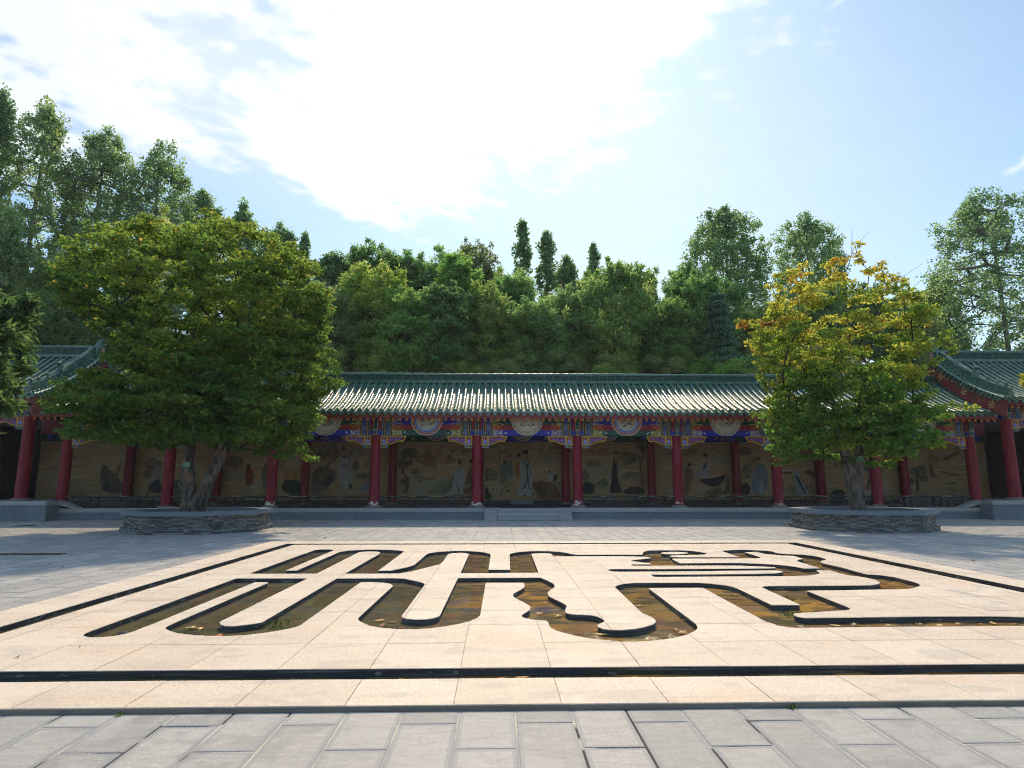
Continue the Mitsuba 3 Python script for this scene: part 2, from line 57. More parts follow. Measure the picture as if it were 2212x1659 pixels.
# ---------------------------------------------------------------- helpers
rng = np.random.default_rng(7)
def put(key, shape, label=None, cat=None, group=None, kind=None):
    if key in scene: raise KeyError(key)
    scene[key] = shape
    note(key, label, cat, group, kind)
def note(key, label=None, cat=None, group=None, kind=None):
    d = {k: v for k, v in (('label', label), ('category', cat), ('group', group), ('kind', kind)) if v}
    if d: labels[key] = d
COUNT = {}
def num(base):
    n = COUNT.get(base, 0); COUNT[base] = n+1
    return base if n == 0 else '%s_%03d' % (base, n)
class MB:                                    # collects triangles, with a colour for each vertex where colours are used
    def __init__(s): s.v, s.f, s.c, s.n = [], [], [], 0
    def add(s, v, f, c=None):
        v = np.asarray(v, float); f = np.asarray(f, int)
        if f.shape[1] == 4: f = np.vstack([f[:, [0, 1, 2]], f[:, [0, 2, 3]]])
        s.v.append(v); s.f.append(f+s.n); s.n += len(v)
        if c is not None:
            c = np.asarray(c, float); s.c.append(np.tile(c, (len(v), 1)) if c.ndim == 1 else c)
        return s
    def mesh(s): return np.vstack(s.v), np.vstack(s.f)
    def ply(s, bsdf, smooth=False, **k):
        return mikit.ply(s.mesh(), bsdf, smooth=smooth, color=np.vstack(s.c) if s.c else None, **k)
    def put(s, key, bsdf, smooth=False, **k): put(key, s.ply(bsdf, smooth), **k)
def boxm(x0, x1, y0, y1, z0, z1, c=0.0):
    if c <= 0:
        v = [[x, y, z] for x in (x0, x1) for y in (y0, y1) for z in (z0, z1)]
        f = [[0, 1, 3, 2], [4, 6, 7, 5], [0, 4, 5, 1], [2, 3, 7, 6], [0, 2, 6, 4], [1, 5, 7, 3]]
        return np.array(v, float), np.array(f)
    v = []; lo, hi = (x0, y0, z0), (x1, y1, z1)
    for i in (0, 1):
        for j in (0, 1):
            for k in (0, 1):
                s = (i, j, k); p = [hi[a] if s[a] else lo[a] for a in range(3)]; q = [p[a]-c if s[a] else p[a]+c for a in range(3)]
                for a in range(3): t = list(q); t[a] = p[a]; v.append(t)
    V = lambda i, j, k, a: (i*4+j*2+k)*3+a
    f = [[V(0,0,0,0),V(0,0,1,0),V(0,1,1,0),V(0,1,0,0)],[V(1,0,0,0),V(1,1,0,0),V(1,1,1,0),V(1,0,1,0)],[V(0,0,0,1),V(1,0,0,1),V(1,0,1,1),V(0,0,1,1)],[V(0,1,0,1),V(0,1,1,1),V(1,1,1,1),V(1,1,0,1)],[V(0,0,0,2),V(0,1,0,2),V(1,1,0,2),V(1,0,0,2)],[V(0,0,1,2),V(1,0,1,2),V(1,1,1,2),V(0,1,1,2)]]
    for i in (0, 1):
        for j in (0, 1):
            f += [[V(0,i,j,1),V(1,i,j,1),V(1,i,j,2),V(0,i,j,2)], [V(i,0,j,0),V(i,1,j,0),V(i,1,j,2),V(i,0,j,2)], [V(i,j,0,0),V(i,j,1,0),V(i,j,1,1),V(i,j,0,1)]]
    v = np.array(v, float); f = np.array(f); tri = np.vstack([f[:, [0, 1, 2]], f[:, [0, 2, 3]], [[V(i,j,k,0), V(i,j,k,1), V(i,j,k,2)] for i in (0,1) for j in (0,1) for k in (0,1)]])
    ctr = np.array([(x0+x1)/2, (y0+y1)/2, (z0+z1)/2]); a, b, d = v[tri[:, 0]], v[tri[:, 1]], v[tri[:, 2]]
    flip = np.einsum('ij,ij->i', np.cross(b-a, d-a), (a+b+d)/3-ctr) < 0
    tri[flip] = tri[flip][:, ::-1]
    return v, tri
def tube(pts, rad, n=8, cap=True):
    p = np.asarray(pts, float); rad = np.broadcast_to(rad, (len(p),)); t = np.gradient(p, axis=0); t /= np.linalg.norm(t, axis=1, keepdims=True)+1e-12
    a = np.cross(t[0], [0, 0, 1.] if abs(t[0][2]) < .9 else [1., 0, 0]); A = []
    for k in range(len(p)):
        a = a-t[k]*(a@t[k]); a /= np.linalg.norm(a)+1e-12; A.append(a)
    A = np.array(A); Bv = np.cross(t, A); g = np.arange(n)*2*np.pi/n
    v = (p[:, None]+rad[:, None, None]*(np.cos(g)[None, :, None]*A[:, None]+np.sin(g)[None, :, None]*Bv[:, None])).reshape(-1, 3)
    i, j = np.meshgrid(np.arange(len(p)-1), np.arange(n), indexing='ij')
    q = np.stack([i*n+j, i*n+(j+1) % n, (i+1)*n+(j+1) % n, (i+1)*n+j], -1).reshape(-1, 4)
    f = np.vstack([q[:, [0, 1, 2]], q[:, [0, 2, 3]]])
    if cap:
        e = (len(p)-1)*n; v = np.vstack([v, p[0], p[-1]]); m = len(v)
        k = np.arange(n); f = np.vstack([f, np.stack([(k+1) % n, k, k*0+m-2], 1), np.stack([e+k, e+(k+1) % n, k*0+m-1], 1)])
    return v, f
def lathe(prof, cx, cy, n=24):
    p = np.asarray(prof, float); g = np.arange(n)*2*np.pi/n
    v = np.stack([cx+p[:, :1]*np.cos(g), cy+p[:, :1]*np.sin(g), np.repeat(p[:, 1:2], n, 1)], -1).reshape(-1, 3)
    i, j = np.meshgrid(np.arange(len(p)-1), np.arange(n), indexing='ij')
    return v, np.stack([i*n+j, i*n+(j+1) % n, (i+1)*n+(j+1) % n, (i+1)*n+j], -1).reshape(-1, 4)
def polys(g):
    if g.is_empty: return []
    return [q for q in getattr(g, 'geoms', [g]) if q.geom_type == 'Polygon' and q.area > 1e-6]
def extr(poly, z0, z1):                       # polygon in x, y between two heights
    out = MB()
    for g in polys(poly):
        m = trimesh.creation.extrude_polygon(g, z1-z0, engine='earcut'); out.add(np.array(m.vertices)+[0, 0, z0], np.array(m.faces))
    return out.mesh() if out.n else None
def plate(poly, y, d=.003):                   # polygon in x, z as a thin plate that faces the court (-y), its face at y
    r = extr(poly, 0, d)
    if r is None: return None
    v, f = r; return np.stack([v[:, 0], y+d-v[:, 2], v[:, 1]], 1), f
def chaikin(pts, n=1):
    p = np.asarray(pts, float)
    for _ in range(n):
        q = np.roll(p, -1, 0); p = np.stack([p*.75+q*.25, p*.25+q*.75], 1).reshape(-1, 2)
    return p
def valid(pts):
    g = Polygon(pts); return g if g.is_valid else g.buffer(0)
# ---------------------------------------------------------------- materials
noise, fbm, vor, cell, sst, mix = mikit.noise, mikit.fbm, mikit.voronoi, mikit.cell_rand, mikit.smoothstep, mikit.mix
def B(key, color, rough=.7, bump=None, scale=1.0, two=True, **k):
    c = mikit.proc(color) if callable(color) else ({'type': 'mesh_attribute', 'name': 'vertex_color'} if color is None else {'type': 'rgb', 'value': list(color)})
    b = {'type': 'principled', 'base_color': c, 'roughness': rough, **k}
    if bump: b = {'type': 'bumpmap', 'arbitrary': mikit.proc(bump, eps=.004), 'scale': scale, 'nested_bsdf': b}
    scene[key] = {'type': 'twosided', 'bsdf': b} if two else b
SX, SL, SY, SX0 = .395, .80, 4.45, .14        # paving grid: column width, slab length, a joint of the even columns, a column edge
def slab_cell(x, y):
    c = dr.floor((x-SX0)/SX); odd = dr.abs(c-2*dr.floor(c/2)); yy = (y-SY+odd*.40)/SL
    r = dr.floor(yy); return c, r, (x-SX0)/SX-c, yy-r
def paving_col(p, n, uv):
    c, r, fx, fy = slab_cell(p.x, p.y); k = cell(c, r, 3); k2 = cell(c, r, 9)
    e = dr.minimum(dr.minimum(fx, 1-fx)*SX, dr.minimum(fy, 1-fy)*SL)
    base = mix((.275, .275, .26), (.38, .37, .34), k)
    base = mix(base, (.44, .40, .35), .45*sst(.55, .8, fbm(p.x*1.3+k*9, p.y*1.3, k2*7))*k2)
    streak = fbm(p.x*9+k*30, p.y*34, 2); base = base*(.86+.28*streak)
    base = base*(.88+.24*noise(p.x*120, p.y*120))
    st = vor(p.x*1.15+3, p.y*.9)[2]; base = mix(base, (.20, .20, .19), .35*sst(.55, .72, fbm(p.x*5, p.y*5, 6))*sst(.5, .6, st))
    base = mix(base, (.39, .385, .365), .55*sst(.63, .75, fbm(p.x*3.1+5, p.y*4.2, 4)))
    wet = sst(.52, .6, fbm(p.x*2.0+11, p.y*2.6, 8))*sst(.90, .94, k2); base = mix(base, (.27, .28, .29), .5*wet)
    band = 1-sst(.034, .040, e); return mix(base, (.225, .24, .252), .75*band*(.55+.45*k2))
B('paving', paving_col, .62, bump=lambda p, n, uv: fbm(p.x*70, p.y*70, 1)*.5+fbm(p.x*16, p.y*40, 1)*.5, scale=.0035)
B('mortar', lambda p, n, uv: mix(mix((.50, .455, .38), (.36, .35, .33), sst(.4, .6, fbm(p.x*2.3, p.y*2.3))), (.05, .05, .05), sst(.66, .70, fbm(p.x*1.7+8, p.y*1.7+3))), .9)
def granite_col(p, n, uv):
    v1 = noise(p.x*150, p.y*150, p.z*150); v2 = noise(p.x*75+9, p.y*75, p.z*75)
    s = fbm(p.x*1.6, p.y*5.5, 3); k = cell(dr.floor((p.x+2.62)/.774), dr.floor((p.y-5.62)/.785), 4)
    base = mix((.555, .455, .345), (.68, .59, .47), s*.5+k*.5)
    base = mix(base, (.62, .46, .32), .4*sst(.58, .78, fbm(p.x*1.1+4, p.y*3.1, 9)))
    base = base*(.78+.26*v1+.18*v2)
    d = sst(.58, .76, fbm(p.x*2.7+20, p.y*5.7+7, 5)); return mix(base, (.40, .36, .31), .38*d)
B('granite', granite_col, .6, bump=lambda p, n, uv: noise(p.x*110, p.y*110, p.z*110), scale=.0014)
B('channel_stone', lambda p, n, uv: mix(mix((.035, .037, .036), (.13, .13, .115), sst(.5, .8, fbm(p.x*3+p.y*2, p.y*3, p.z*60))), (.20, .20, .17), sst(.68, .76, fbm(p.x*9, p.y*9, p.z*25))*.8), .75)
def algae(p, n, uv):
    a = fbm(p.x*.9+3, p.y*1.3, 1, 4); b = fbm(p.x*3.3, p.y*7.0, 2, 4); w = sst(-1.5, 1.0, p.x)
    base = mix((.085, .066, .010), (.50, .255, .022), w*.45+.55*sst(.42, .62, a)*w)
    base = mix(base, (.03, .035, .010), sst(.48, .64, b)*.85)
    return mix(base, (.14, .06, .02), .6*sst(.6, .7, fbm(p.x*2.1+50, p.y*4+9, 2)))
B('algae', algae, .8)
scene['water_surface'] = {'type': 'thindielectric', 'int_ior': 1.24}
def glaze(p, n, uv):
    k = cell(dr.floor((p.x+40)/.1625), dr.floor(p.y/.33), dr.floor(p.z/.4)); s = fbm(p.x*3, p.y*5, p.z*5)
    base = mix((.020, .085, .055), (.050, .150, .102), k*.6+s*.4)
    return mix(base, (.20, .26, .21), .5*sst(.50, .75, fbm(p.x*11, p.y*3.5, p.z*7)))
B('glaze', glaze, .32, clearcoat=.45, clearcoat_gloss=.72, specular=.6)
B('glaze_relief', lambda p, n, uv: mix((.006, .045, .029), (.016, .085, .054), fbm(p.x*9, p.y*9, p.z*9)), .42, bump=lambda p, n, uv: sst(.35, .65, fbm(p.x*11, p.y*3, p.z*14)), scale=.03)
B('cap_mortar', (.30, .17, .12), .9)
def redpaint(p, n, uv):
    base = mix((.165, .004, .015), (.225, .007, .026), fbm(p.x*1.5, p.y*1.5, p.z*.9)); base = mix(base, (.29, .045, .075), .28*sst(.5, .75, fbm(p.x*7, p.y*7, p.z*1.1)))
    hgt = p.z-.62; fl = sst(.50, .54, fbm(p.x*9, p.y*9, p.z*14+3)+.14-hgt*1.5)*(1-sst(.22, .26, hgt)); fl = dr.select(p.y < 30, fl*sst(.50, .60, noise(p.x*.9+5.3, 2)), 0)
    return mix(base, (.62, .58, .55), fl)
B('red_column', redpaint, .5, specular=.3)
B('red_board', lambda p, n, uv: mix((.155, .016, .016), (.21, .028, .024), fbm(p.x*2, p.y*6, p.z*6)), .5)
B('soffit', (.10, .022, .018), .7)
B('paint', None, .55)
B('mural_paint', None, .85)
def mural(p, n, uv):
    t = fbm(p.x*.45+3, 1, p.z*.5, 4); g = sst(.7, 3.4, p.z)
    base = mix((.31, .235, .115), (.34, .185, .065), t); base = mix(base, (.36, .30, .175), .6*g*sst(.4, .6, fbm(p.x*.9, 4, p.z*1.4)))
    return base*(.88+.24*fbm(p.x*5, 2, p.z*7))
B('mural_ground', mural, .85)
def grey(p, n, uv):
    k = cell(dr.floor(p.x/1.25), dr.floor(p.y/.6), dr.floor(p.z/.34)); s = fbm(p.x*2, p.y*2+1, p.z*5)
    base = mix((.26, .285, .295), (.36, .375, .375), k*.5+s*.5); base = base*(.88+.22*noise(p.x*60, p.y*60, p.z*60))
    return mix(base, (.36, .30, .22), .35*sst(.60, .75, fbm(p.x*1.3, p.y*1.3, p.z*3+8)))
B('grey_stone', grey, .68, bump=lambda p, n, uv: fbm(p.x*40, p.y*40, p.z*40), scale=.003)
B('blue_stone', lambda p, n, uv: mix((.115, .155, .185), (.17, .205, .235), cell(dr.floor(p.x/1.05), 2, 3)*.5+.5*fbm(p.x*2, p.y, p.z*4))*(.85+.3*fbm(p.x*14, p.y*14, p.z*14)), .7)
def brick(p, n, uv):
    s = fbm(p.x*3, p.y*3, p.z*9); k = cell(dr.floor(p.x*4.3), dr.floor(p.y*4.3), dr.floor(p.z/.062))
    base = mix((.055, .058, .058), (.225, .215, .19), sst(.1, .9, k)*.75+s*.3); base = base*(.8+.4*fbm(p.x*25, p.y*25, p.z*25))
    return mix(base, (.05, .055, .06), .7*sst(.56, .72, fbm(p.x*2.1+7, p.y*2.1, p.z*4)))
B('brick', brick, .9, bump=lambda p, n, uv: fbm(p.x*55, p.y*55, p.z*55), scale=.006)
B('brick_mortar', lambda p, n, uv: mix((.07, .07, .065), (.26, .25, .22), sst(.45, .6, fbm(p.x*4, p.y*4, p.z*12))), .95)
B('drum_stone', lambda p, n, uv: mix((.13, .125, .11), (.20, .19, .17), fbm(p.x*6, p.y*6, p.z*9)), .75)
B('soil', lambda p, n, uv: mix((.05, .04, .028), (.10, .08, .055), fbm(p.x*7, p.y*7, 1)), .95)
def bark(p, n, uv):
    a = dr.atan2(p.y-22.1, p.x-dr.select(p.x > 0, 12.95, -10.5)); f = fbm(a*3.5+p.x*6, p.y*6, p.z*3.4, 4)
    base = mix((.035, .030, .024), (.145, .127, .105), sst(.3, .7, f)); return mix(base, (.22, .12, .06), .45*sst(.58, .7, fbm(p.x*4, p.y*4, p.z*2.2+5)))
B('bark', bark, .9, bump=lambda p, n, uv: fbm(p.x*22, p.y*22, p.z*5, 4), scale=.03)
B('twig', (.035, .028, .022), .9)
B('pale_bark', lambda p, n, uv: mix((.10, .09, .075), (.24, .22, .18), fbm(p.x*4, p.y*4, p.z*1.5)), .9)
scene['leaf'] = {'type': 'principledthin', 'base_color': {'type': 'mesh_attribute', 'name': 'vertex_color'}, 'roughness': .62, 'diff_trans': 1.5, 'eta': 1.25}
B('hill_soil', lambda p, n, uv: mix((.05, .07, .025), (.11, .11, .05), fbm(p.x*1.2, p.y*1.2, p.z)), .95)
B('dark_wood', lambda p, n, uv: mix((.008, .007, .006), (.026, .02, .017), fbm(p.x*2, p.y*9, p.z*9)), .55)
B('worn_wood', lambda p, n, uv: mix((.03, .022, .018), (.30, .22, .17), sst(.54, .66, fbm(p.x*3.5, p.y*20, p.z*20))), .6)
B('dark_plinth', (.022, .026, .034), .6)
B('dark_floor', lambda p, n, uv: mix((.035, .038, .042), (.06, .063, .066), cell(dr.floor(p.x/.62), dr.floor(p.y/.96), 1)), .6)
B('interior_dark', (.014, .012, .010), .8)
B('edge_stone', lambda p, n, uv: mix((.10, .092, .078), (.21, .19, .155), fbm(p.x*5, p.y*5, p.z*40)), .85)
B('wire', (.03, .03, .03), .5)
B('dark_iron', lambda p, n, uv: mix((.04, .02, .015), (.09, .05, .04), fbm(p.x*12, p.y*12, 1)), .7)
B('tag_green', (.012, .17, .10), .4)
B('tag_white', (.28, .44, .37), .6)
# ---------------------------------------------------------------- ground and paving
PX0, PX1, PY0, PY1 = -6.10, 8.60, 4.69, 17.26            # the stone field with the water channels
GX0, GX1, GY0, GY1 = -30., 33., -6., 27.9
def sheet(x0, x1, y0, y1, z): return [[x0, y0, z], [x1, y0, z], [x1, y1, z], [x0, y1, z]], [[0, 1, 2, 3]]
def ring(o, i, z):
    m = MB()
    for r in ((o[0], o[1], o[2], i[2]), (o[0], o[1], i[3], o[3]), (o[0], i[0], i[2], i[3]), (i[1], o[1], i[2], i[3])): m.add(*sheet(*r, z))
    return m
ring((-600, 600, -600, 900), (GX0, GX1, GY0, GY1), -.05).put('ground', 'soil', kind='structure', label='bare earth around the courtyard', cat='ground')
ring((GX0, GX1, GY0, GY1), (PX0+.02, PX1-.02, PY0+.02, PY1-.02), -.004).put('plaza', 'mortar', kind='structure', label='courtyard paved with long grey stone slabs', cat='paving')
plq = sbox(PX0-.004, PY0-.004, PX1+.004, PY1+.004)
slabs = []
for c in range(int((GX0-SX0)/SX), int((GX1-SX0)/SX)):
    x0 = SX0+c*SX; odd = abs(c) % 2
    for r in range(int((1.6-SY)/SL)-1, int((GY1-SY)/SL)+1):
        y0 = SY-odd*.40+r*SL; y1 = min(y0+SL, GY1)
        if y1 < 1.8 or y1-y0 < .1: continue
        if abs((x0+SX/2)-.02*y0) > .92*y1+2.5: continue
        cy0, cy1 = y0, y1
        if x0+SX > PX0 and x0 < PX1:                      # cut by the stone field
            if x0 >= PX0-.2 and x0+SX <= PX1+.2:
                if cy0 < PY0 < cy1: cy1 = PY0
                elif cy0 < PY1 < cy1: cy0 = PY1
                elif cy0 >= PY0 and cy1 <= PY1: continue
        slabs.append((x0, x0+SX, cy0, cy1))
slabs.sort(key=lambda s: math.hypot((s[0]+s[1])/2, s[3])+ (0 if abs((s[0]+s[1])/2) < .84*s[3]+.4 else 30))
far = MB(); n = 0
for x0, x1, y0, y1 in slabs:
    g = .0075; px = max(x0, PX1+.004) if x0 < PX1 < x1 and PY0 < (y0+y1)/2 < PY1 else x0; qx = min(x1, PX0-.004) if x0 < PX0 < x1 and PY0 < (y0+y1)/2 < PY1 else x1
    zt = .0+rng.uniform(-.0012, .0012)
    if n < 300:
        put('plaza__paving_slab_%03d' % (n+1), mikit.ply(boxm(px+g, qx-g, y0+g, y1-g, -.04, zt, .003), 'paving'))
        n += 1
    else: far.add(*boxm(px+g, qx-g, y0+g, y1-g, -.02, zt))
far.put('plaza__paving_slabs', 'paving', kind='stuff', label='grey paving slabs of the farther courtyard')
# ---------------------------------------------------------------- the stone field with the seal-script water channels
def ringpts(L): return [(L[i]/1000, L[i+1]/1000) for i in range(0, len(L), 2)]
chan = valid(ringpts(CH)).difference(valid(ringpts(MID))).difference(valid(ringpts(ISL)))
chan = chan.buffer(.025, quad_segs=6).buffer(-.05, quad_segs=6).buffer(.025, quad_segs=6).simplify(.003)
gro = sbox(-5.45, 5.29, 7.97, 16.58).difference(sbox(-5.19, 5.575, 7.62, 16.32))
void = unary_union([chan, gro])
solid = sbox(PX0, PY0, PX1, PY1).difference(void)
cracks = unary_union([LineString(ln).buffer(w) for ln, w in (([(6.06, 9.08), (6.09, 8.6), (6.12, 7.82), (7.1, 7.80)], .006), ([(6.72, 9.15), (6.80, 8.75), (6.90, 8.52)], .011), ([(7.40, 9.05), (7.50, 8.70), (7.56, 8.45)], .008))])
note('water_seal_pool', 'pale pink granite field cut by water channels shaped like an old seal-script character', 'ornamental pool')
t = extr(solid.buffer(-.006), -.13, .032); put('water_seal_pool__channel_wall', mikit.ply(t, 'channel_stone'))
put('water_seal_pool__edge', mikit.ply(extr(sbox(PX0-.004, PY0-.004, PX1+.004, PY1+.004).difference(sbox(PX0+.03, PY0+.03, PX1-.03, PY1-.03)), -.03, .0325), 'edge_stone'))
put('water_seal_pool__basin_floor', mikit.ply(sheet(PX0+.05, PX1-.05, PY0+.05, PY1-.05, -.030), 'algae'), label='channel beds under ochre and dark green algae')
bx = np.concatenate([[PX0], -2.62+.774*np.arange(-4, 14), [PX1]]); bx = np.unique(np.clip(bx, PX0, PX1))
cells = []
inner = sbox(-5.19, 5.575, 7.62, 16.32)
ix = np.concatenate([[-5.19], -2.62+.774*np.arange(-3, 14), [7.62]]); ix = ix[(ix >= -5.19) & (ix <= 7.62)]
iy = np.concatenate([[5.575], 6.41+.785*np.arange(0, 13)]); iy = np.append(iy[iy < 16.0], 16.32)
for i in range(len(ix)-1):
    for j in range(len(iy)-1): cells.append(sbox(ix[i], iy[j], ix[i+1], iy[j+1]))
for i in range(len(bx)-1):
    if bx[i+1]-bx[i] > .1: cells += [sbox(bx[i], PY0, bx[i+1], 5.29), sbox(bx[i], 16.58, bx[i+1], PY1)]
by = np.append(np.arange(5.29, 16.2, 1.13), 16.58)
for j in range(len(by)-1): cells += [sbox(PX0, by[j], -5.45, by[j+1]), sbox(7.97, by[j], PX1, by[j+1])]
k = 0
for c in cells:
    for g in polys(c.buffer(-.0020, join_style=2).difference(void).difference(cracks)):
        if g.area < .002: continue
        k += 1; zt = .040+rng.uniform(-.0012, .0012)
        a, b = extr(g, .033, zt-.003), extr(g.buffer(-.003, join_style=2), zt-.003, zt)
        m = MB().add(*a)
        if b: m.add(*b)
        put('water_seal_pool__granite_slab_%03d' % k, m.ply('granite'))
w = MB()
gx, gy = np.meshgrid(np.linspace(PX0+.06, PX1-.06, 150), np.linspace(PY0+.06, PY1-.06, 130))
zz = np.full(gx.shape, -.018); rip = np.exp(-(((gx-1.6)/.9)**2+((gy-6.75)/.38)**2)); zz += rip*.006*np.sin(gx*24+gy*9)
vv = np.stack([gx, gy, zz], -1).reshape(-1, 3); ii, jj = np.meshgrid(np.arange(129), np.arange(149), indexing='ij')
w.add(vv, np.stack([ii*150+jj, ii*150+jj+1, (ii+1)*150+jj+1, (ii+1)*150+jj], -1).reshape(-1, 4))
w.put('water', 'water_surface', smooth=True, kind='structure', label='still shallow water in the channels', cat='water')
# fallen leaves afloat, a stone, water plants
LC = [(.52, .25, .06), (.58, .36, .12), (.46, .13, .04), (.55, .45, .22), (.42, .27, .10)]
def star(s, r, curl):
    a = np.linspace(0, 2*np.pi, 11)[:-1]; rad = np.where(np.arange(10) % 2 == 0, 1, .42)*s*(.8+.4*r.random(10))
    v = np.stack([np.cos(a)*rad, np.sin(a)*rad*.8, np.abs(np.sin(a))*curl+.002], 1); v = np.vstack([v, [0, 0, .006]])
    return v, [[i, (i+1) % 10, 10] for i in range(10)]
def ov(s, r, curl):
    v = np.array([[-1, 0, .3], [-.4, .32, 0], [.4, .28, .1], [1, 0, .4], [.4, -.28, .25], [-.4, -.32, .3]])*[s, s, curl]; v[:, 2] += .003
    return v, [[0, 5, 1], [1, 5, 4], [1, 4, 2], [2, 4, 3]]
spots = [(-3.42, 7.35), (-3.30, 7.33), (-3.52, 6.95), (-2.95, 6.95), (-1.22, 7.62), (-1.38, 7.70), (-1.28, 7.45), (-.98, 7.86), (-.95, 8.02), (-1.05, 7.25), (-.88, 9.35), (-.72, 8.10), (.02, 8.2), (-.03, 7.84), (.14, 9.0), (.66, 8.75), (.95, 8.7), (1.06, 8.35), (.55, 8.0), (.78, 7.9), (1.15, 6.95), (2.0, 7.15), (2.05, 7.0), (2.1, 6.85), (1.9, 8.5), (2.3, 7.6), (3.45, 7.22), (3.9, 7.30), (4.15, 7.32), (4.25, 7.22), (4.5, 7.24), (4.62, 7.2), (4.9, 7.33), (5.1, 7.28), (5.35, 7.30), (5.6, 7.3), (5.8, 7.36), (6.0, 7.28), (6.2, 7.33)]
for x, y in spots:
    m = MB(); a = rng.uniform(0, 6.28); v, f = (star if rng.random() < .55 else ov)(rng.uniform(.045, .085), rng, .016)
    v = np.stack([v[:, 0]*math.cos(a)-v[:, 1]*math.sin(a)+x, v[:, 0]*math.sin(a)+v[:, 1]*math.cos(a)+y, v[:, 2]-.016], 1)
    m.add(v, f, LC[rng.integers(5)]); m.put(num('fallen_leaf'), 'paint', label='dry orange brown leaf afloat in the curved water channels', cat='leaf', group='leaves afloat in the seal-script channels')
for x in (-1.25, -1.08, -.92, -.75, .05, .22, 1.15, 1.7, 2.9, 3.35):
    m = MB(); a = rng.uniform(-.4, .4); v, f = ov(rng.uniform(.045, .07), rng, .012)
    v = np.stack([v[:, 0]*math.cos(a)-v[:, 1]*math.sin(a)+x, v[:, 0]*math.sin(a)+v[:, 1]*math.cos(a)+5.40+rng.uniform(-.06, .10), v[:, 2]-.016], 1)
    m.add(v, f, LC[rng.integers(5)]); m.put(num('fallen_leaf'), 'paint', label='small dry leaf afloat in the straight front gutter', cat='leaf', group='leaves afloat in the front gutter')
for (x, y), lab in (((-4.32, 5.98), 'curled rusty leaf lying on the pink granite left of the channels'), ((-3.98, 6.3), 'tiny red leaf on the granite beside the leftmost channel')):
    m = MB(); v, f = ov(.05 if x < -4.1 else .025, rng, .06); m.add(v*[.5, 1, 1]+[x, y, .041], f, (.25, .07, .03)); m.put(num('fallen_leaf'), 'paint', label=lab, cat='leaf')
for i, (x, y) in enumerate([(-8.3, 12.4), (-5.0, 18.6), (-6.9, 20.2), (-8.0, 19.3), (9.9, 12.9), (11.2, 19.0), (14.6, 18.9), (-3.2, 3.9)]):
    m = MB(); v, f = star(.05, rng, .02); m.add(v*[1, 1, 1.5]+[x, y, .003], f, LC[rng.integers(5)]); m.put(num('fallen_leaf'), 'paint', label='dry maple leaf lying on the grey paving', cat='leaf', group='stray leaves on the paving')
st = trimesh.creation.icosphere(2, .055); sv = np.array(st.vertices)*[1.1, .9, .6]*(.8+.5*meshkit.fbm(np.array(st.vertices)*30)[:, None])+[-4.03, 7.10, -.02]
put('loose_stone', mikit.ply((sv, np.array(st.faces)), 'channel_stone', smooth=35), 'small dark stone lying in the leftmost channel', 'stone')
def tuft(cx, cy, z, R, N, h, cols, wid=.006, flop=.6):
    m = MB()
    for _ in range(N):
        a = rng.uniform(0, 6.28); r = R*math.sqrt(rng.random()); x, y = cx+r*math.cos(a), cy+r*math.sin(a); hh = h*rng.uniform(.5, 1.1); b = rng.uniform(0, 6.28); d = np.array([math.cos(b), math.sin(b)])*hh*flop*rng.uniform(.2, 1); e = np.array([-math.sin(b), math.cos(b)])*wid
        m.add([[x-e[0], y-e[1], z], [x+e[0], y+e[1], z], [x+d[0]*.4+e[0], y+d[1]*.4+e[1], z+hh*.65], [x+d[0]*.4-e[0], y+d[1]*.4-e[1], z+hh*.65], [x+d[0], y+d[1], z+hh*.9]], [[0, 1, 2], [0, 2, 3], [3, 2, 4]], np.array(cols[rng.integers(len(cols))])*rng.uniform(.7, 1.2))
    return m
G1 = [(.07, .12, .03), (.10, .14, .04), (.06, .10, .035)]
tuft(-2.62, 7.55, -.03, .26, 190, .035, G1).put('water_plant', 'leaf', label='pale green pond weed in the third channel from the left', cat='water plant')
tuft(4.05, 9.05, -.03, .22, 150, .03, G1).put('water_plant_001', 'leaf', label='bright green pond weed at the back of the hooked channel', cat='water plant')
tuft(3.72, 8.02, -.03, .16, 90, .03, G1).put('water_plant_002', 'leaf', label='pond weed around the square granite tongue of the hooked channel', cat='water plant')
m = MB()
for a in np.linspace(0, 6.28, 9):
    m.add(*[np.array([[0, 0, 0], [.55, .55, .8], [0, 0, 0], [0, 0, 0]])*0+.55*np.array([[0, 0, 0], [.030*math.cos(a)-.010*math.sin(a), .030*math.sin(a)+.010*math.cos(a), .022], [.055*math.cos(a), .055*math.sin(a), .02+.012*math.sin(a*3)], [.030*math.cos(a)+.010*math.sin(a), .030*math.sin(a)-.010*math.cos(a), .022]])+[-2.62, 4.66, .0], [[0, 1, 2, 3]], (.16, .30, .05)])
m.put('weed', 'leaf', label='small bright green weed rooted under the left front edge of the granite', cat='weed')
tuft(2.13, 4.675, -.005, .035, 22, .05, [(.10, .2, .04)], .003).put('weed_001', 'leaf', label='tiny grass tuft under the right front edge of the granite', cat='weed')
put('drain_cover', mikit.ply(boxm(-12.2, -9.85, 14.52, 14.80, -.01, .012, .004), 'dark_iron'), 'long dark drain cover in the paving at the left edge', 'drain cover')
m = MB(); m.add(*lathe([[.36, -.01], [.36, .006], [.33, .007], [.32, .004], [0, .004]], -17.9, 24.35, 28)); m.put('manhole_cover', 'channel_stone', label='round manhole cover in the shaded paving at far left', cat='manhole cover')
